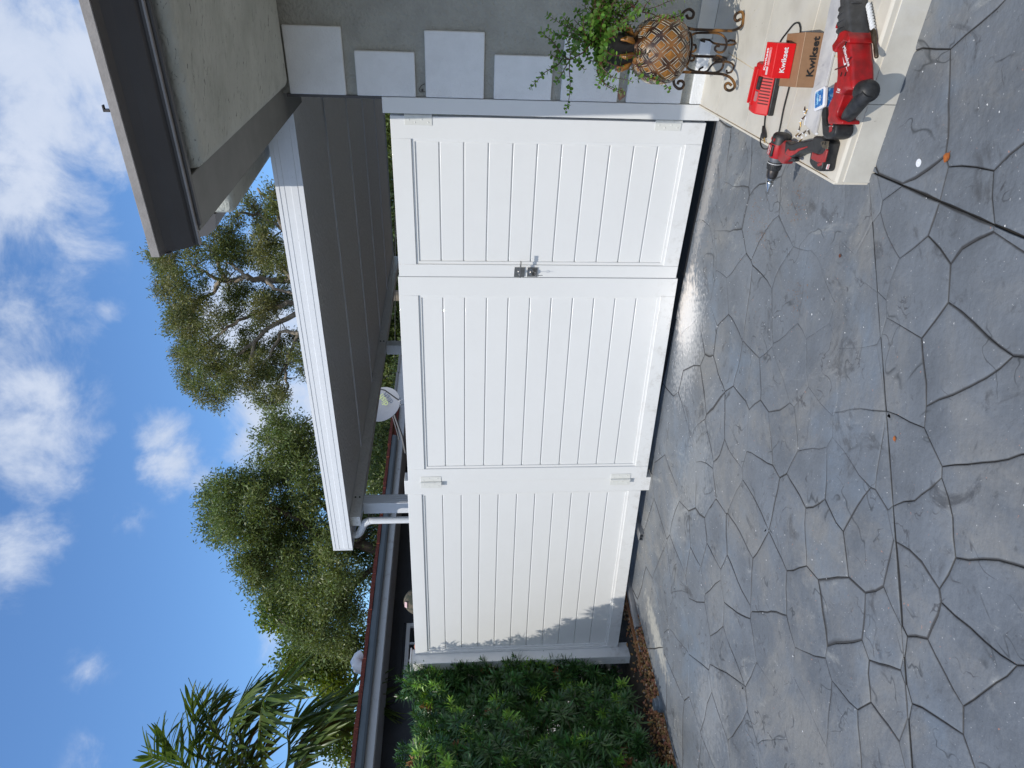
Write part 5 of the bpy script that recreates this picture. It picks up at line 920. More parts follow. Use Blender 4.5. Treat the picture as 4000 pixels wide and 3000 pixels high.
for k in range(7):
    Y = -.55 - k * .3; X0 = hface(Y) - .34; q = MB(HW); q.tube([(X0, Y, -.05), (X0 + random.gauss(0, .04), Y + .03, .6), (X0 + random.gauss(0, .06), Y, 1.2), (X0, Y, 1.7)], [.02, .016, .011, .005], 7)
    for j in range(9):
        zz = .2 + j * .17; q.tube([(X0, Y, zz), (X0 + .15, Y + random.gauss(0, .12), zz + .06), (X0 + .30, Y + random.gauss(0, .18), zz + .12)], [.007, .005, .002], 5)
    q.build('stem', HST, hedge, smooth=True, fix=False)
# ================================================================== PLANT STAND, POT, PLANT
IRON = mat('rubbed_bronze_iron', (.035, .024, .018), .35, metal=.55, var=.5, vs=14, col2=(.34, .16, .045), thr=(.50, .66))
PZ = .124
for mm_, rows_ in ((RED, ((.50, .36, .33), 55, .66, .76, 6, (1, 1, 1), .6, .45)), (BLACK, ((.16, .155, .15), 40, .62, .76, 7, (1, 1, 1), .8, .5))):
    t = mm_.node_tree; b = t.nodes['Principled BSDF']; ge = sn('ShaderNodeNewGeometry'); t.links.new(layer(b.inputs['Base Color'].links[0].from_socket, *rows_), b.inputs['Base Color'])
SE1, SE2 = Vector((.916, .40)), Vector((-.40, .916)); SC0 = Vector((.468, -.480))
def sfr(u, v, z): p = SC0 + SE1 * u + SE2 * v; return HW(p.x, p.y, z)
def zz(l, v=0.0): return [((465 - y) / 3300 + .088, v, max(PZ + .0065, .270 - (x - 1609) / 3200)) for x, y in l]
def cr(pts, k=5):
    P = [Vector(p) for p in pts]; o = []
    for i in range(len(P) - 1):
        a, b_, c_, d = P[max(i - 1, 0)], P[i], P[i + 1], P[min(i + 2, len(P) - 1)]
        for j in range(k):
            t_ = j / k; o.append(.5 * ((2 * b_) + (c_ - a) * t_ + (2 * a - 5 * b_ + 4 * c_ - d) * t_ * t_ + (3 * b_ - a - 3 * c_ + d) * t_ ** 3))
    return o + [P[-1]]
stand = thing('plant_stand', 'wrought iron scroll plant stand with rubbed bronze finish on the porch tiles', 'plant stand', HW(SC0.x, SC0.y, PZ))
RL = [(1165, 258), (1200, 308), (1262, 295), (1275, 225), (1205, 178), (1120, 225), (1098, 305), (1135, 410), (1250, 460), (1450, 468), (1650, 468), (1840, 468), (1950, 450), (2040, 390), (2085, 300), (2080, 235), (2020, 188), (1945, 220), (1925, 285), (1960, 322), (2020, 290)]
LLg = [(1092, 1285), (1105, 1240), (1160, 1235), (1190, 1280), (1160, 1340), (1100, 1345), (1040, 1290), (1030, 1210), (1080, 1125), (1165, 1098), (1350, 1100), (1600, 1105), (1800, 1115), (1920, 1160), (1990, 1240), (1995, 1310), (1930, 1355), (1860, 1330), (1850, 1270), (1900, 1245), (1950, 1280)]
RC = [(1300, 680), (1350, 690), (1352, 755), (1290, 790), (1230, 770), (1205, 680), (1230, 590), (1330, 515), (1500, 500), (1700, 502), (1800, 560), (1840, 650), (1800, 760), (1720, 780), (1660, 740), (1680, 690), (1730, 690)]
LC = [(1280, 918), (1330, 908), (1342, 860), (1290, 832), (1220, 850), (1190, 930), (1240, 1020), (1340, 1068), (1500, 1082), (1700, 1082), (1790, 1020), (1810, 920), (1770, 850), (1690, 832), (1650, 870), (1640, 915)]
for l, r_ in ((RL, .0068), (LLg, .0068)):
    q = MB(sfr); q.tube(cr(zz(l)), r_, 8); q.build('leg', IRON, stand, smooth=True, fix=False)
for l in (RC, LC): q = MB(sfr); q.tube(cr(zz(l, .012)), .0055, 8); q.build('scroll', IRON, stand, smooth=True, fix=False)
bl = [(-.02, .39), (-.05, .41), (-.07, .385), (-.04, .36), (0, .38), (0, .34), (0, .25), (0, .19), (.02, .15), (.06, .134), (.09, .15), (.085, .185), (.055, .19), (.05, .165), (.07, .158)]
q = MB(sfr); q.tube(cr([(0, .13 + a, z) for a, z in bl]), .0068, 8); q.build('leg', IRON, stand, smooth=True, fix=False)
bs_ = [(.03, .33), (.045, .345), (.06, .33), (.05, .30), (.015, .29), (.0, .26), (.0, .21), (.02, .18), (.05, .175), (.06, .195), (.045, .205)]
for s_ in (-1, 1): q = MB(sfr); q.tube(cr([(s_ * (.04 + a * .6), .06 + a, z - .05) for a, z in bs_]), .005, 7); q.build('scroll', IRON, stand, smooth=True, fix=False)
q = MB(sfr); q.tube([(.098 * math.cos(a), .015 + .098 * math.sin(a), .415) for a in [i * math.pi / 16 for i in range(33)]], .006, 8); q.tube([(.075 * math.cos(a), .015 + .075 * math.sin(a), .392) for a in [i * math.pi / 16 for i in range(33)]], .005, 8)
q.build('ring', IRON, stand, smooth=True, fix=False)
# --- pot
POTX = mat('carved_brown_glaze', (.030, .013, .008), .34, var=.5, vs=14, col2=(.24, .105, .030), thr=(.42, .62), coat=.15); ORG = mat('amber_inlay', (.34, .145, .028), .35, var=.35, vs=30); INL = mat('cream_inlay_line', (.50, .46, .37), .4)
pot = thing('plant_pot', 'round brown pot with amber diamond inlays and cream lines sitting in the iron stand', 'plant pot', sfr(0, .015, .40))
pc = sfr(-.005, .015, 0); ZP = [(.398, .065), (.405, .088), (.425, .118), (.46, .142), (.50, .151), (.54, .150), (.58, .142), (.61, .126), (.635, .104), (.652, .080), (.662, .068), (.672, .066), (.672, .056), (.60, .05)]
q = MB(); q.lathe((pc.x, pc.y, 0), (pc.x, pc.y, 1), ZP, 48); q.build('body', POTX, pot, smooth=True, fix=False)
def psurf(th, z, off=.0):
    r = np.interp(z, [a for a, _ in ZP[:10]], [b_ for _, b_ in ZP[:10]]) + off; return (pc.x + r * math.cos(th), pc.y + r * math.sin(th), z)
def inlay(th, z, dt, dz):
    q = MB(); q.add([psurf(th - dt * .66, z, .003), psurf(th, z - dz * .66, .003), psurf(th + dt * .66, z, .003), psurf(th, z + dz * .66, .003), psurf(th, z, .0042)], [(0, 1, 4), (1, 2, 4), (2, 3, 4), (3, 0, 4)]); q.cur = 1
    def ln(pts, r=.00115):
        w = []
        for i in range(len(pts) - 1):
            for j in range(3): w.append(psurf(pts[i][0] + (pts[i + 1][0] - pts[i][0]) * j / 3, pts[i][1] + (pts[i + 1][1] - pts[i][1]) * j / 3, .0018))
        w.append(psurf(*pts[-1], .0018)); q.tube(w, r, 4)
    ln([(th - dt * .75, z), (th, z - dz * .75), (th + dt * .75, z), (th, z + dz * .75), (th - dt * .75, z)])
    ln([(th - dt * 1.15, z - dz * .25), (th - dt * .35, z - dz * 1.02)]); ln([(th + dt * 1.15, z - dz * .25), (th + dt * .35, z - dz * 1.02)]); ln([(th - dt * 1.15, z + dz * .25), (th - dt * .35, z + dz * 1.02)]); ln([(th + dt * 1.15, z + dz * .25), (th + dt * .35, z + dz * 1.02)])
    q.build('inlay', [ORG, INL], pot, fix=False)
for k in range(11):
    th = 2 * math.pi * k / 11 + .12; h_ = math.pi / 11
    inlay(th, .512, .22, .040); inlay(th + h_, .466, .19, .028); inlay(th, .430, .18, .020); inlay(th + h_, .560, .19, .030); inlay(th, .602, .18, .024); inlay(th + h_, .636, .16, .014)
for k in range(8):
    a = 2 * math.pi * k / 8; q = MB(); e = Vector((math.cos(a), math.sin(a), 0)); c_ = Vector((pc.x, pc.y, 0))
    q.tube([c_ + e * .060 + Vector((0, 0, .665)), c_ + e * .085 + Vector((0, 0, .685)), c_ + e * .098 + Vector((0, 0, .71)), c_ + e * .088 + Vector((0, 0, .735))], [.008, .014, .013, .005], 8); q.build('carved_leaf', ORG, pot, smooth=True)
BP = mat('black_nursery_plastic', (.012, .012, .013), .45)
npot = thing('nursery_pot', 'black plastic nursery pot holding the succulent above the brown pot', 'nursery pot', Vector((pc.x, pc.y, .66)))
q = MB(); q.lathe((pc.x, pc.y, .655), (pc.x - .015, pc.y, .82), [(0, .05), (.005, .066), (.125, .090), (.127, .096), (.145, .097), (.146, .090), (.12, .086), (.119, .0)], 32); q.build('shell', BP, npot, smooth=True, fix=False)
q = MB(); q.lathe((pc.x, pc.y, .77), (pc.x, pc.y, .79), [(0, .085), (.014, .084), (.018, .05)], 20); q.build('soil', PIT, npot)
LFJ = leafmat('jade_round_leaf', (.15, .29, .045), .35, .25, .22, var=.3, vs=25, col2=(.085, .18, .040)); STJ = mat('red_brown_stem', (.11, .030, .025), .5, var=.3, vs=30)
plant = thing('succulent_plant', 'trailing succulent with round green leaves on red stems above the patterned pot', 'plant', Vector((pc.x, pc.y, .78)))
random.seed(9); np.random.seed(9)
LVs = []; SEG = []
stems = [[HW(*p) for p in st] for st in STEMS]
for k in range(16):   # bushier part towards the right, partly outside the photograph
    a = random.uniform(-.6, 1.2); p = Vector((pc.x, pc.y, .80)); pts = [p]; d = (XA * math.cos(a) * random.uniform(.3, 1) + YA * random.uniform(-.5, .6) + Vector((0, 0, random.uniform(-.1, 1)))).normalized()
    for i in range(random.randint(4, 8)): p = p + d * .058; d = (d + Vector((random.gauss(0, .22), random.gauss(0, .22), random.gauss(-.10, .2)))).normalized(); pts.append(p)
    stems.append(pts)
for k in range(20):
    p = Vector((pc.x, pc.y, .80)) + XA * random.uniform(.0, .06); d = (XA * random.uniform(.7, 1.2) + YA * random.uniform(-.6, .3) + Vector((0, 0, random.uniform(-.1, .9)))).normalized(); pts = [p]
    for i in range(random.randint(6, 9)): p = p + d * .045; d = (d + Vector((random.gauss(0, .12), random.gauss(0, .12), -.17 + random.gauss(0, .1)))).normalized(); pts.append(p)
    stems.append(pts)
for k in range(18):   # shoots spilling over the rim and down the sides
    a = 2 * math.pi * k / 18; e = Vector((math.cos(a), math.sin(a), 0)); p = Vector((pc.x, pc.y, .80)) + e * .05; d = (e * 1.0 + Vector((0, 0, .45))).normalized(); pts = [p]
    for i in range(random.randint(4, 7)): p = p + d * .032; d = (d + Vector((random.gauss(0, .15), random.gauss(0, .15), -.55 + random.gauss(0, .12)))).normalized(); pts.append(p)
    stems.append(pts)
for si, st in enumerate(stems):
    pts = cr(st, 4); n = len(pts); thick = .0050 if si in (0, 14, 26) else .0028
    q = MB(); q.tube(pts, [thick * (1 - .6 * i / n) for i in range(n)], 6); q.build('stem', STJ, plant, smooth=True, fix=False)
    acc = 0; a0 = random.uniform(0, 6)
    for i in range(1, n):
        d = pts[i] - pts[i - 1]; L = d.length; dn = d.normalized() if L > 1e-6 else Vector((0, 0, 1)); u_ = dn.orthogonal().normalized(); v_ = dn.cross(u_); acc += L
        while acc > .013:
            acc -= .013; a0 += 1.6; dist_ = i / n; R0 = random.uniform(.0095, .016) * (1.0 - .35 * dist_)
            if random.random() < .12: continue
            for s_ in (0, math.pi):
                e = (u_ * math.cos(a0 + s_) + v_ * math.sin(a0 + s_) + dn * random.uniform(.1, .6) + Vector((0, 0, .25))).normalized(); w_ = e.cross(dn).normalized(); c_ = pts[i] + e * .002
                nn_ = e.cross(w_); nn_.normalize(); w_ = (w_ + nn_ * random.gauss(0, .5)).normalized(); LVs.append([tuple(c_ + e * (R0 * (1 - math.cos(t_)) ) + w_ * (R0 * .82 * math.sin(t_)) + nn_ * (.10 * R0 * math.sin(t_ / 2) ** 2)) for t_ in [j * math.pi / 4 for j in range(8)]])
Vn = np.array(LVs).reshape(-1, 3); o = npmesh('leaves', Vn, np.arange(len(Vn)).reshape(-1, 8), LFJ, plant); o['kind'] = 'stuff'

# ================================================================== TOOLS
def pz(z): return lambda x, y, h: HW(x, y, h)
def plate(name, pts, z0, z1, m_, parent, bev=.004, seg=3, shrink=None):
    if area(pts) < 0: pts = pts[::-1]
    q = MB(HW); q.prism(pts, z0, z1); return q.build(name, m_, parent, bevel=bev, seg=seg)
GREYM = mat('cast_grey_metal', (.22, .22, .22), .4, metal=.7, var=.2, vs=60); SILVER = mat('polished_cone', (.55, .55, .54), .18, metal=1.0)
drill = thing('cordless_drill', 'red and black cordless drill on its side at the porch edge, cone bit fitted', 'drill', HW(.28, -1.35, PZ))
A0, A1 = Vector((.292, -1.221, PZ + .037)), Vector((.041, -1.219, PZ + .037)); s_ = .251 / 1411
def dl(name, prof, m_, parent=drill, seg=28): q = MB(HW); q.lathe(A0, A1, [(a * s_, r * s_ * .98) for a, r in prof], seg); return q.build(name, m_, parent, smooth=True, fix=False)
dl('motor_cap', [(0, 110), (15, 165), (50, 198), (90, 208), (238, 212)], BLACK)
body_ = dl('motor_housing', [(234, 214), (300, 214), (430, 202), (545, 182), (560, 176)], RED)
dl('gear_case', [(555, 184), (600, 182), (655, 168)], GREYM)
cl_ = dl('clutch_ring', [(652, 172), (690, 174), (700, 170), (715, 172), (850, 152), (858, 140)], BLACK)
for k in range(26):
    a = 2 * math.pi * k / 26; d = (A1 - A0).normalized(); u_ = Vector((0, 0, 1)); v_ = d.cross(u_); e = u_ * math.cos(a) + v_ * math.sin(a); q = MB(HW); q.tube([A0 + d * (735 * s_) + e * (168 * s_), A0 + d * (842 * s_) + e * (152 * s_)], .0016, 5); q.build('rib', BLACK, cl_, smooth=True)
dl('white_ring', [(684, 176), (694, 176)], WTXT, cl_)
dl('chuck', [(858, 138), (900, 140), (1000, 132), (1050, 112), (1058, 104)], DSTEEL); dl('chuck_nose', [(1056, 112), (1075, 110), (1118, 88), (1122, 36), (1150, 36)], STEEL)
dl('cone_bit', [(1148, 88), (1165, 94), (1411, 3)], SILVER)
for a, b_, w in ((250, 520, .018), ):
    d = (A1 - A0).normalized(); q = MB(HW); q.box(0, 0, 0, 0, 0, 0); q = MB(HW)
    X0, X1 = A0.x - a * s_, A0.x - b_ * s_; q.box(X1, X0, -1.244, -1.198, PZ + .066, PZ + .0755); pl_ = q.build('side_panel', BLACK, drill, bevel=.004)
    q = MB(HW); q.box(X1 + .004, X0 - .002, -1.234, -1.208, PZ + .075, PZ + .0780); q.build('label', RED, pl_, bevel=.001)
text('lettering', 'Milwaukee', .0085, HW((.292 - 385 * s_), -1.219, PZ + .0784), XA, YA, WTXT, pl_, bold=.008, shear=.2)
q = MB(HW); q.prism([(.205, -1.2285), (.228, -1.2310), (.224, -1.2335), (.240, -1.2335), (.216, -1.2300), (.219, -1.2275)], PZ + .0781, PZ + .0785); q.build('bolt_mark', WTXT, pl_)
for yy in (-1.212, -1.236): q = MB(HW); q.box(.262, .274, yy - .002, yy + .002, PZ + .066, PZ + .0758); q.build('slot', RED, drill, bevel=.001)
hd = [(.284, -1.300), (.286, -1.35), (.302, -1.386), (.319, -1.425), (.337, -1.474), (.353, -1.515), (.365, -1.521), (.375, -1.544), (.382, -1.584), (.381, -1.607), (.375, -1.615), (.351, -1.605), (.329, -1.596), (.315, -1.572), (.311, -1.54), (.305, -1.515), (.288, -1.468), (.266, -1.421), (.250, -1.40), (.240, -1.37), (.235, -1.32)]
plate('handle', hd, PZ + .016, PZ + .056, BLACK, drill, .012, 4)
plate('handle_stripe', [(.267, -1.345), (.265, -1.365), (.279, -1.408), (.293, -1.428), (.322, -1.495), (.3205, -1.500), (.286, -1.437), (.268, -1.416), (.252, -1.388), (.245, -1.372), (.243, -1.33)], PZ + .050, PZ + .0580, RED, drill, .002)
plate('trigger_guard', [(.284, -1.290), (.264, -1.35), (.252, -1.385), (.237, -1.375), (.215, -1.348), (.204, -1.342), (.196, -1.314), (.196, -1.270), (.25, -1.25)], PZ + .018, PZ + .055, RED, drill, .007, 3)
plate('trigger', [(.246, -1.402), (.236, -1.405), (.230, -1.392), (.227, -1.372), (.216, -1.352), (.226, -1.342), (.248, -1.37)], PZ + .024, PZ + .048, BLACK, drill, .004)
bt_ = [(0.349, -1.52), (0.364, -1.515), (0.371, -1.529), (0.374, -1.555), (0.371, -1.575), (0.38, -1.609), (0.372, -1.625), (0.324, -1.63), (0.292, -1.639), (0.285, -1.64), (0.276, -1.635), (0.271, -1.623), (0.268, -1.604), (0.267, -1.579), (0.271, -1.549), (0.277, -1.537), (0.289, -1.533), (0.312, -1.525)]
bat = plate('battery', bt_, PZ + .002, PZ + .054, BLACK, drill, .009, 4)
plate('battery_panel', [(0.316, -1.543), (0.322, -1.593), (0.336, -1.622), (0.36, -1.637), (0.354, -1.648), (0.313, -1.651), (0.296, -1.604), (0.292, -1.548)], PZ + .050, PZ + .0570, RED, bat, .003)
plate('battery_panel', [(.292, -1.603), (.309, -1.632), (.296, -1.634), (.284, -1.612)], PZ + .050, PZ + .0565, RED, bat, .002)
text('lettering', 'LITHIUM-ION', .0075, HW(.345, -1.6385, PZ + .0520) , XA, YA * .5 + Vector((0, 0, .8)), WTXT, bat, bold=.004)
q = MB(HW); q.box(.286, .304, -1.6465, -1.6425, PZ + .030, PZ + .0385); lb = q.build('label', WTXT, bat); 
text('lettering', 'CP2.0', .0068, HW(.295, -1.6472, PZ + .0342), XA, Vector((0, 0, 1)), BRIGHTRED, lb, bold=.01)
BRZ = mat('tarnished_clip', (.20, .16, .11), .4, metal=.8, var=.4, vs=50)
plate('belt_clip', [(0.362, -1.584), (0.371, -1.594), (0.385, -1.640), (0.358, -1.648), (0.352, -1.610)], PZ + .0545, PZ + .0575, BRZ, drill, .001)
q = MB(HW); q.box(.366, .377, -1.626, -1.618, PZ + .0576, PZ + .0582); q.box(.362, .370, -1.608, -1.601, PZ + .0576, PZ + .0582); q.build('clip_slot', DARKV, drill)

ham = thing('rotary_hammer', 'large red and black cordless rotary hammer lying on the porch near the nosing', 'rotary hammer', HW(.6, -1.65, PZ))
hn = [(0.84, -1.448), (0.807, -1.472), (0.783, -1.491), (0.773, -1.49), (0.762, -1.49), (0.748, -1.5), (0.718, -1.522), (0.694, -1.529), (0.682, -1.538), (0.679, -1.562), (0.693, -1.592), (0.706, -1.627), (0.743, -1.596), (0.767, -1.57), (0.797, -1.544), (0.804, -1.532), (0.847, -1.5)]
nb_ = plate('front_housing', hn, PZ + .006, PZ + .080, BLACK, ham, .022, 6)
HB = mat('scuffed_black_housing', (.035, .034, .033), .5, var=.5, vs=18, col2=(.07, .07, .072), bump=.15, bs=120); nb_.data.materials[0] = HB
q = MB(HW); q.lathe((1.06, -1.345, PZ + .045), (.80, -1.512, PZ + .045), [(0, .03), (.06, .034), (.064, .04), (.10, .042), (.16, .047), (.2, .052)], 24); q.build('chuck_sleeve', HB, ham, smooth=True)
mh = [(0.695, -1.569), (0.708, -1.596), (0.706, -1.627), (0.682, -1.65), (0.665, -1.667), (0.647, -1.687), (0.611, -1.715), (0.596, -1.732), (0.58, -1.743), (0.571, -1.707), (0.567, -1.691), (0.556, -1.684), (0.55, -1.678), (0.545, -1.657), (0.56, -1.624), (0.576, -1.618), (0.595, -1.61), (0.626, -1.588), (0.659, -1.562), (0.671, -1.556)]
mo = plate('motor_housing', mh, PZ + .003, PZ + .084, RED, ham, .022, 6)
plate('front_collar', [(0.713, -1.551), (0.723, -1.556), (0.731, -1.58), (0.732, -1.604), (0.714, -1.631), (0.701, -1.635), (0.701, -1.6), (0.685, -1.577), (0.671, -1.562), (0.659, -1.561), (0.659, -1.541), (0.675, -1.524), (0.694, -1.54)], PZ + .004, PZ + .088, RED, ham, .018, 5)
lo = [(0.57, -1.589), (0.585, -1.636), (0.565, -1.683), (0.549, -1.676), (0.527, -1.673), (0.506, -1.67), (0.492, -1.667), (0.481, -1.674), (0.475, -1.696), (0.478, -1.716), (0.466, -1.723), (0.44, -1.631), (0.456, -1.614), (0.468, -1.613), (0.491, -1.593), (0.525, -1.606), (0.545, -1.598)]
plate('handle_base', lo, PZ + .008, PZ + .074, RED, ham, .020, 5)
gp_ = [(0.562, -1.695), (0.572, -1.709), (0.579, -1.747), (0.563, -1.758), (0.548, -1.758), (0.537, -1.737), (0.536, -1.731), (0.52, -1.729), (0.502, -1.734), (0.483, -1.731), (0.481, -1.718), (0.491, -1.701), (0.502, -1.695), (0.528, -1.691), (0.554, -1.688)]
q = MB(HW); gq = cr([(.585, -1.785, PZ + .052), (.569, -1.773, PZ + .054), (.542, -1.752, PZ + .055), (.515, -1.730, PZ + .054), (.488, -1.703, PZ + .048), (.478, -1.695, PZ + .045)]); q.tube(gq, [.017 + .009 * math.sin(math.pi * min(1, .22 + .70 * i / (len(gq) - 1))) for i in range(len(gq))], 18); gr_ = q.build('grip', BLACK, ham, smooth=True, fix=False)
q = MB(HW); q.lathe((.575, -1.740, PZ + .045), (.592, -1.800, PZ + .045), [(0, .036), (.03, .036), (.045, .032), (.055, .020), (.058, .008)], 20); q.build('grip_cap', BLACK, gr_, smooth=True)
q = MB(HW); q.prism([(.608, -1.588), (.613, -1.590), (.640, -1.655), (.668, -1.668), (.664, -1.672), (.634, -1.660)], PZ + .0838, PZ + .0848); q.build('seam', mat('slot_dark_red', (.10, .004, .004), .7), mo)
for k in range(4): q = MB(HW); q.lathe((.79 - k * .02, -1.50 - k * .0125, PZ + .045), (.786 - k * .02, -1.5025 - k * .0125, PZ + .045), [(0, .0395 + k * .0015), (.003, .0395 + k * .0015)], 24); q.build('housing_ridge', HB, nb_, smooth=True)
hb_ = [(0.476, -1.548), (0.482, -1.563), (0.432, -1.601), (0.454, -1.677), (0.432, -1.689), (0.419, -1.687), (0.405, -1.674), (0.393, -1.648), (0.389, -1.622), (0.396, -1.603), (0.423, -1.578), (0.458, -1.549)]
hb2 = plate('battery', hb_, PZ + .002, PZ + .070, BLACK, ham, .010, 4)
plate('battery_panel', [(0.437, -1.638), (0.445, -1.665), (0.425, -1.662), (0.417, -1.650)], PZ + .066, PZ + .0725, RED, hb2, .002)
q = MB(HW); q.prism([(.450, -1.628), (.456, -1.668), (.437, -1.676), (.424, -1.640)][::-1], PZ + .068, PZ + .0715); gl_ = q.build('fuel_gauge', DARKV, hb2, bevel=.001)
text('lettering', 'M18', .009, HW(.445, -1.650, PZ + .0717), (XA * .25 + -YA * .97), (XA * .97 + YA * .25), BRIGHTRED, gl_, bold=.01)
for k in range(4): q = MB(HW); q.lathe((.436 + k * .0022, -1.640 - k * .008, PZ + .0712), (.436 + k * .0022, -1.640 - k * .008, PZ + .074), [(0, .0018), (.0012, .0016)], 8); q.build('gauge_light', WTXT, hb2)
ld = Vector((-.54, -.84)); lu = Vector((.84, -.54)); LDW = XA * ld.x + YA * ld.y; LUW = XA * lu.x + YA * lu.y
text('lettering', 'Milwaukee', .021, HW(.664, -1.638, PZ + .0845), LDW, LUW, WTXT, mo, bold=.006, shear=.25, sx=.95)
q = MB(HW); P_ = [(.655, -1.619), (.640, -1.643), (.644, -1.649), (.622, -1.677), (.636, -1.653), (.631, -1.648)]; q.prism(P_, PZ + .0841, PZ + .0847); q.build('bolt_mark', WTXT, mo)
text('lettering', 'FUEL', .010, HW(.560, -1.655, PZ + .0845), (XA * .1 - YA), (XA + YA * .1), WTXT, mo, bold=.01, shear=.25)
text('lettering', 'BRUSHLESS', .0045, HW(.552, -1.654, PZ + .0845), (XA * .1 - YA), (XA + YA * .1), WTXT, mo)
q = MB(HW); q.lathe((.732, -1.500, PZ + .05), (.716, -1.470, PZ + .05), [(0, .019), (.012, .017), (.02, .012)], 16); kn = q.build('mode_knob', BLACK, ham, smooth=True)
q = MB(HW); q.box(.722, .736, -1.488, -1.474, PZ + .056, PZ + .066); q.build('knob_mark', RED, kn)
for (x, y) in ((.690, -1.615), (.607, -1.672), (.600, -1.645)): q = MB(HW); q.box(x, x + .013, y, y + .004, PZ + .083, PZ + .0862); q.build('vent_slot', DARKV, mo)
# drill bit
bit = thing('masonry_bit', 'white dusted spiral masonry bit with brown shank leaning by the rotary hammer', 'drill bit', HW(.74, -1.63, PZ))
B0, B1, B2 = Vector((.806, -1.549, PZ + .013)), Vector((.743, -1.626, PZ + .013)), Vector((.672, -1.700, PZ + .013)); d = (B1 - B0).normalized(); Lb = (B1 - B0).length; u_ = d.cross(Vector((0, 0, 1))); v_ = d.cross(u_)
DUST = mat('white_concrete_dust', (.68, .69, .70), .9, bump=.4, bs=200); q = MB(HW)
q.tube([B0, B1], .0065, 10)
for ph in (0, math.pi): q.tube([B0 + d * (Lb * i / 60) + (u_ * math.cos(i * .45 + ph) + v_ * math.sin(i * .45 + ph)) * .0055 for i in range(61)], .0042, 6)
q.build('flute', DUST, bit, smooth=True, fix=False)
q = MB(HW); q.lathe(B1, B2, [(0, .006), (.008, .0085), (.04, .009), (.05, .0062), (.07, .0062), (.072, .0072), (.100, .0068), (.103, .005)], 14); q.build('shank', mat('worn_brown_steel', (.12, .09, .06), .4, metal=.7, var=.5, vs=60), bit, smooth=True, fix=False)

# charger
ch = thing('battery_charger', 'red and black vented battery charger with cord behind the cardboard box', 'charger', HW(.4, -.93, PZ))
cf = lambda a, z, h: (h + .0 * a, a + (h - .4) * .10, PZ + z)
q = MB(HW); q.extr([(-1.0, .0), (-1.0, .024), (-.875, .030), (-.872, .0)], cf, .303, .500); q.build('base', BLACK, ch, bevel=.005)
q = MB(HW); q.extr([(-.998, .0245), (-.965, .072), (-.945, .078), (-.90, .078), (-.876, .062), (-.872, .0305)], cf, .300, .497); cb = q.build('cover', mat('bright_red_plastic', (.58, .010, .012), .55, var=.05, vs=20), ch, bevel=.008, seg=4)
for k in range(9):
    x = .345 + k * .0125; q = MB(HW); q.extr([(-.9915, .0325), (-.9655 - .000, .0695), (-.9670, .0705), (-.9930, .0335)], cf, x, x + .0055); q.build('vent_slot', mat('slot_dark_red', (.10, .004, .004), .7), cb)
for (x0, x1, y0, y1) in ((.33, .48, -.938, -.930), (.33, .48, -.902, -.894)): q = MB(HW); q.box(x0, x1, y0, y1, PZ + .074, PZ + .088); q.build('rail', MATS['bright_red_plastic'], cb, bevel=.002)
q = MB(HW); q.box(.40, .452, -.968, -.945, PZ + .072, PZ + .0815); tb = q.build('terminal', BLACK, cb, bevel=.001)
q = MB(HW); q.box(.352, .392, -.964, -.948, PZ + .073, PZ + .0805); q.build('label', mat('silver_label', (.45, .2, .2), .5), cb)
q = MB(HW); q.lathe((.335, -.915, PZ + .07), (.335, -.915, PZ + .081), [(0, .014), (.009, .013), (.010, .009), (.006, .006)], 16); q.build('button', RED, cb)
cord = thing('charger_cable', 'black charger power cord looping over the porch tiles to a plug by the drill', 'cord', HW(.25, -1.0, PZ))
cp = [(.303, -.93), (.275, -.945), (.257, -.95), (.235, -.965)]; CB = mat('black_cord', (.015, .015, .016), .45)
q = MB(HW); q.tube(cr([(x, y, PZ + .005) for x, y in [(.31, -.93), (.28, -.938), (.257, -.947), (.23, -.960), (.208, -.944), (.178, -.950), (.163, -.972), (.161, -1.005), (.175, -1.045), (.206, -1.073), (.244, -1.095), (.265, -1.112), (.302, -1.109), (.362, -1.100), (.439, -1.100), (.5, -1.095), (.577, -1.088), (.648, -1.073), (.668, -1.053), (.673, -1.032), (.662, -.995), (.626, -.951), (.582, -.906), (.54, -.90), (.50, -.92)]]), .0034, 7); q.build('cable', CB, cord, smooth=True, fix=False)
q = MB(HW); q.tube([(.245, -.952, PZ + .009), (.232, -.968, PZ + .011), (.219, -.985, PZ + .012), (.207, -.998, PZ + .012)], [.005, .008, .011, .010], 8); pg_ = q.build('plug', BLACK, cord, smooth=True)
for o_ in (-.005, .005): q = MB(HW); q.box(.192 + o_ * .6, .205 + o_ * .6, -1.004 + o_, -1.0025 + o_, PZ + .008, PZ + .014); q.build('prong', mat('brass', (.62, .42, .16), .3, metal=.9), pg_)

# cardboard boxes
CARD = mat('brown_cardboard', (.30, .165, .085), .85, var=.10, vs=40, bump=.1, bs=200)
def qbox(fr0, ex, ey, w, d, z0, z1): # frame with origin at front-left
    return lambda x, y, z: HW(fr0[0] + ex[0] * x * w + ey[0] * y * d, fr0[1] + ex[1] * x * w + ey[1] * y * d, z0 + (z1 - z0) * z)
ca, cb_ = Vector((.680 - .494, -1.288 + 1.325)), Vector((-.032, .157)); ex = ca.normalized(); ey = Vector((-ex.y, ex.x))
EXW = XA * ex.x + YA * ex.y; EYW = XA * ey.x + YA * ey.y
cbx = thing('cardboard_box', 'plain brown cardboard box with black lettering under the small red box', 'box', HW(.58, -1.23, PZ), HROT)
fr = qbox((.492, -1.322), ex, ey, ca.length, .16, PZ + .0005, PZ + .080)
q = MB(fr); q.box(0, 1, 0, 1, 0, 1); q.build('carton', CARD, cbx, bevel=.002)
q = MB(fr); q.box(.0, 1.0, -.006, .004, .985, 1.008); q.build('flap_edge', mat('light_card_edge', (.5, .32, .20), .8), cbx)
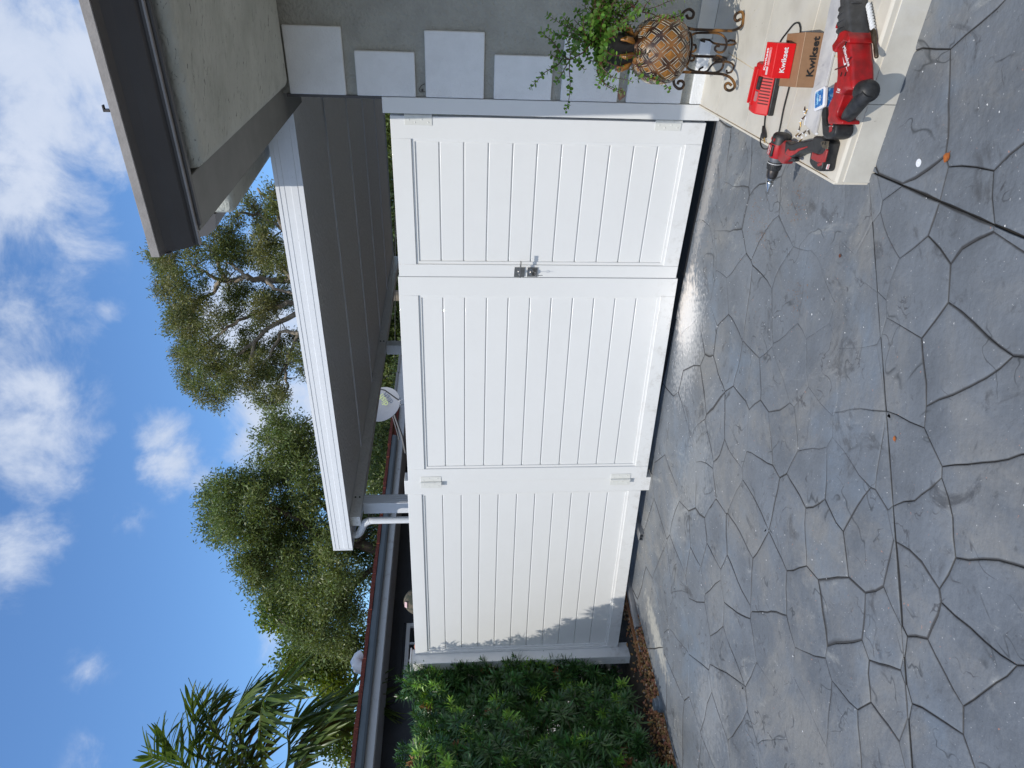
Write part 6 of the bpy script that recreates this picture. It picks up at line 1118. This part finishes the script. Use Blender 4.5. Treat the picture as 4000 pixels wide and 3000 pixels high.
text('lettering', 'Kwikset', .037, fr(.56, 0, .42) - EYW * .0015, EXW, Vector((0, 0, 1)), KTXT, cbx, bold=.022, ext=.0006, sx=1.15)
q = MB(fr); q.box(.80, .86, .80, .92, 1.0, 1.006); q.build('print_mark', KTXT, cbx)
rb = thing('red_box', 'small red retail box with white lettering on top of the brown cardboard box', 'box', HW(.57, -1.19, PZ + .081), HROT)
ra = Vector((.122, .016)); ex2 = ra.normalized(); ey2 = Vector((-ex2.y, ex2.x)); EX2 = XA * ex2.x + YA * ex2.y; EY2 = XA * ey2.x + YA * ey2.y
fr = qbox((.508, -1.252), ex2, ey2, .123, .105, PZ + .0815, PZ + .155)
q = MB(fr); q.box(0, 1, 0, 1, 0, 1); q.build('carton', BRIGHTRED, rb, bevel=.0015)
q = MB(fr); q.box(.006, .994, .004, .30, 1.0, 1.016); q.build('flap', BRIGHTRED, rb, bevel=.0008)
text('lettering', 'Kwikset', .027, fr(.52, 0, .50) - EY2 * .0012, EX2, Vector((0, 0, 1)), WTXT, rb, bold=.022, ext=.0005, sx=1.02)
text('lettering', 'Kwikset', .024, fr(.50, .78, 1) + Vector((0, 0, .0008)), EX2, EY2, WTXT, rb, bold=.022, ext=.0005, sx=1.02)
text('lettering', '100% MADE WITH CARE', .005, fr(.5, .5, 1) + Vector((0, 0, .0008)), EX2, EY2, mat('pale_print', (.75, .5, .5), .5), rb) if False else None
q = MB(fr); q.box(.06, .30, .46, .62, 1.0, 1.008); q.build('sticker', mat('pale_sticker', (.70, .55, .55), .6), rb)
for k in range(5): q = MB(fr); q.box(.34, .86 - .08 * (k % 2), .44 + k * .04, .452 + k * .04, 1.0, 1.007); q.build('print_line', mat('pale_sticker', (.7, .55, .55), .6), rb)
q = MB(fr); q.prism([(.5 + .08 * math.cos(a), .30 - .085 * math.sin(a) * -1) for a in [i * math.pi / 8 for i in range(9)]], 1.0, 1.009); q.build('thumb_notch', mat('deep_red', (.35, .004, .006), .5), rb)

# gum tub
gum = thing('gum_tub', 'small blue gum tub with white lid and blue label beside the rotary hammer', 'tub', HW(.5, -1.513, PZ))
gc = Vector((.497, -1.512)); ga = R(28)
def rsq(h, r, n=5):
    o_ = []
    for cx_, cy_, a0_ in ((1, 1, 0), (-1, 1, 90), (-1, -1, 180), (1, -1, 270)):
        for i in range(n + 1):
            a = R(a0_ + 90 * i / n); x, y = cx_ * (h - r) + r * math.cos(a), cy_ * (h - r) + r * math.sin(a); o_.append((gc.x + x * math.cos(ga) - y * math.sin(ga), gc.y + x * math.sin(ga) + y * math.cos(ga)))
    return o_
BLUE = mat('icy_blue_print', (.02, .14, .42), .3, var=.6, vs=70, col2=(.25, .50, .70), thr=(.5, .65), coat=.3)
q = MB(HW); q.prism(rsq(.031, .009), PZ, PZ + .060, rsq(.034, .010)); q.build('tub', BLUE, gum, smooth=True)
q = MB(HW); q.prism(rsq(.037, .012), PZ + .058, PZ + .072); ld_ = q.build('lid', mat('white_lid_plastic', (.75, .74, .76), .35), gum, bevel=.003)
q = MB(HW); q.prism(rsq(.028, .006), PZ + .072, PZ + .0726); lb_ = q.build('label', BLUE, ld_)
gd = XA * math.cos(ga + math.pi) + YA * math.sin(ga + math.pi); gu = XA * math.cos(ga + math.pi * 1.5) + YA * math.sin(ga + math.pi * 1.5)
text('lettering', 'ICE', .014, HW(gc.x, gc.y, PZ + .0732) + gu * .008, gd, gu, WTXT, lb_, bold=.01, ext=.0003) ; text('lettering', 'CUBES', .013, HW(gc.x, gc.y, PZ + .0732) - gu * .008, gd, gu, mat('pale_blue_print', (.4, .75, .9), .5), lb_, bold=.01, ext=.0003)
# straight edge board
bfr = lambda x, y, z: HW(.345 + x * .990 - y * .139 * -1, -1.437 + x * .139 + y * .990, PZ + z)
BRD = mat('plaster_smeared_board', (.42, .42, .44), .55, var=.3, vs=12, stretch=(1, 1, 1), col2=(.60, .59, .58)); t = BRD.node_tree; b = t.nodes['Principled BSDF']; ge = sn('ShaderNodeNewGeometry'); c = b.inputs['Base Color'].links[0].from_socket
c = layer(c, (.20, .21, .24), 28, .60, .74, 5, (1, .5, 1), .6, .7); t.links.new(c, b.inputs['Base Color'])
q = MB(bfr); q.box(0, 1.6, 0, .108, .0005, .0105); tag(q.build('straight_edge', BRD, bevel=.002), 'flat grey white plaster smeared board running under the tools on the porch', 'board')

# screws
BRS = MATS['brass']; CAPW = mat('white_screw_cap', (.78, .80, .84), .4); BRN = mat('bronze_screw', (.16, .08, .05), .35, metal=.8); GRN = mat('grey_screw', (.20, .17, .14), .4, metal=.7)
def mkmesh(q, name, m_, smooth=True):
    o = q.build(name, m_, None, smooth=smooth, base=Vector((0, 0, 0))); me = o.data; bpy.data.objects.remove(o); return me
def shk(m_, nm):
    q = MB(); q.lathe((0, 0, 0), (1, 0, 0), [(0, .0028), (.001, .0035), (.004, .0026), (.007, .0028), (.010, .0022), (.013, .0026), (.016, .0019), (.021, .0008)], 10); return mkmesh(q, nm, m_)
SH = {'gold': shk(BRS, 'shank'), 'brown': shk(BRN, 'shank'), 'grey': shk(GRN, 'shank')}
q = MB(); q.lathe((-.003, 0, 0), (1, 0, 0), [(0, .0030), (.0008, .0052), (.0025, .0056), (.0035, .0050)], 14); HDm = mkmesh(q, 'head', CAPW)
q = MB(); q.lathe((0, 0, 0), (0, 0, 1), [(0, .0058), (.0022, .0058), (.003, .0048)], 16); DSm = mkmesh(q, 'cap', CAPW)
SCR = [((.397, -1.292, .408, -1.282), 'brown', 'brown screw with white head, farther of the two crossing by the board edge'), ((.392, -1.302, .413, -1.309), 'gold', 'brass screw with white head lying close along the board edge, nearest the gum tub'),
       ((.368, -1.291, .386, -1.305), 'brown', 'brown screw whose tip touches the stack of white caps by the board'), ((.377, -1.309), 'cap', 'top one of three white caps in a row against the board edge'), ((.367, -1.312), 'cap', 'middle one of three white caps in a row against the board edge'), ((.357, -1.314), 'cap', 'lowest of three white caps in a row against the board edge'),
       ((.354, -1.282, .338, -1.290), 'gold', 'brass screw with white head lying alone between the caps and the grey screw'), ((.322, -1.289, .338, -1.284), 'grey', 'dull grey screw with white head pointing up away from the drill'), ((.296, -1.275, .315, -1.290), 'gold', 'brass screw at the far end of the scattered group, nearest the charger cord'),
       ((.304, -1.300, .319, -1.316), 'brown', 'bronze screw with white head in the middle of the tangled group near the drill'), ((.304, -1.321), 'cap', 'single white cap in the tangle between bronze and brass screws'), ((.287, -1.318, .303, -1.333), 'gold', 'brass screw partly over the drill handle side, nearest the drill body'),
       ((.325, -1.333, .339, -1.345), 'grey', 'dark grey screw lying at the corner of the board end'), ((.322, -1.349), 'cap', 'bluish shaded cap lying just past the end of the board'), ((.344, -1.365, .331, -1.385), 'grey', 'greenish dark screw alone in front of the board end'),
       ((.353, -1.440, .340, -1.420), 'brown', 'brown screw with white head beside the drill battery'), ((.335, -1.430), 'cap', 'bluish cap nearest the drill battery')]
for (p, kd, lab) in SCR:
    if kd == 'cap':
        o = bpy.data.objects.new('plastic_cap', DSm); COL.objects.link(o); o.location = HW(p[0], p[1], PZ + .0002); o.rotation_euler[2] = random.uniform(0, 6); tag(o, lab, 'screw cap', 'screws and caps scattered on the porch')
    else:
        a, b_ = HW(p[0], p[1], PZ + .0055), HW(p[2], p[3], PZ + .0035); d = (b_ - a).normalized(); yv = Vector((0, 0, 1)).cross(d).normalized(); zv = d.cross(yv); A = Matrix.Identity(4)
        for j, ax_ in enumerate((d, yv, zv)):
            for r_ in range(3): A[r_][j] = ax_[r_]
        A.translation = a; e = bpy.data.objects.new('screw', None); e.empty_display_size = .01; COL.objects.link(e); e.matrix_world = A; tag(e, lab, 'screw', 'screws and caps scattered on the porch')
        for me in (SH[kd], HDm): o = bpy.data.objects.new(me.name.split('.')[0], me); COL.objects.link(o); o.parent = e

# litter on the driveway
DL = mat('dry_orange_leaf', (.42, .12, .02), .7, var=.4, vs=90); 
def dleaf(X, Y, L, a, lab, m_=DL):
    c_ = HW(X, Y, .001); q = MB(); e = Vector((math.cos(a), math.sin(a), 0)); s_ = Vector((-e.y, e.x, 0)); P_ = []
    rim = [(0, 0), (.25, .32), (.55, .36), (.85, .18), (1, 0), (.85, -.18), (.55, -.40), (.25, -.30)]
    V = [tuple(c_ + e * u * L + s_ * v * L * 1.15 + Vector((0, 0, .002 + .012 * abs(v) * L / .03 * .5))) for u, v in rim] + [tuple(c_ + e * .5 * L + Vector((0, 0, .0015)))]
    q.add(V, [(i, (i + 1) % 8, 8) for i in range(8)]); q.tube([c_ - e * .15 * L + Vector((0, 0, .003)), c_ + e * .1 * L + Vector((0, 0, .002))], .0008, 4)
    return tag(q.build('fallen_leaf', m_, fix=False), lab, 'leaf')
dleaf(.473, -2.035, .034, 2.3, 'dry orange leaf lying flat on the driveway near the porch front')
dleaf(-.05, -1.66, .018, 1.2, 'small dark brown leaf caught in a stone joint past the porch corner', mat('brown_leaf', (.12, .035, .015), .8))
dleaf(-.42, -2.34, .02, .2, 'small pale orange leaf scrap on a large stone at the left front', DL)
q = MB(HW); q.lathe((.399, -1.907, .0006), (.399, -1.907, .003), [(0, .013), (.0015, .013), (.0017, .003), (.0004, .0028)], 20); tag(q.build('washer', CAPW), 'flat white round washer lying on the grey driveway beside the orange leaf', 'washer')
CHIP = mat('white_paint_chips', (.72, .72, .72), .7); V = []; F = []
random.seed(33)
for k in range(520):
    Y = -abs(random.gauss(0, 1.3)) - .05; X = random.uniform(-3.7, 1.5)
    if X > .05 and Y > -1.7: continue
    c_ = HW(X, Y, .0012); r = random.uniform(.0012, .0038) * (1.5 if random.random() < .08 else 1); a = random.uniform(0, 6.3); o_ = len(V)
    for i in range(4): V.append(c_ + Vector((math.cos(a + i * 1.57) * r * random.uniform(.5, 1.2), math.sin(a + i * 1.57) * r * random.uniform(.5, 1), random.uniform(0, .0008))))
    V += [v + Vector((0, 0, .0012)) for v in V[o_:o_ + 4]]; F += [(o_ + 4, o_ + 5, o_ + 6, o_ + 7)] + [(o_ + i, o_ + (i + 1) % 4, o_ + 4 + (i + 1) % 4, o_ + 4 + i) for i in range(4)]
me = bpy.data.meshes.new('paint_chips'); me.from_pydata(V, [], F); me.materials.append(CHIP); o = bpy.data.objects.new('paint_chips', me); COL.objects.link(o); tag(o, 'tiny white paint and plaster chips scattered over the driveway', 'debris', kind='stuff')
SDU = mat('brown_debris', (.25, .13, .06), .9); V = []; F = []
for k in range(420):
    if k % 3: X, Y = random.choice([(-.28, -.93), (-.22, -.80), (.0, -1.2), (-.35, -1.45)]); X += random.gauss(0, .05); Y += random.gauss(0, .05)
    else: X = random.uniform(-2.5, .0); Y = -abs(random.gauss(0, .6)) - .04
    c_ = HW(X, Y, .001); r = random.uniform(.0015, .004); a = random.uniform(0, 6.3); o_ = len(V); e = Vector((math.cos(a), math.sin(a), 0)); s_ = Vector((-e.y, e.x, 0))
    V += [c_ + e * r, c_ + s_ * r * .4, c_ - e * r, c_ - s_ * r * .4, c_ + Vector((0, 0, r * .6))]; F += [(o_, o_ + 1, o_ + 4), (o_ + 1, o_ + 2, o_ + 4), (o_ + 2, o_ + 3, o_ + 4), (o_ + 3, o_, o_ + 4)]
me = bpy.data.meshes.new('leaf_crumbs'); me.from_pydata(V, [], F); me.materials.append(SDU); o = bpy.data.objects.new('leaf_crumbs', me); COL.objects.link(o); tag(o, 'brown crumbs of dirt and leaf gathered in the driveway joints', 'debris', kind='stuff')
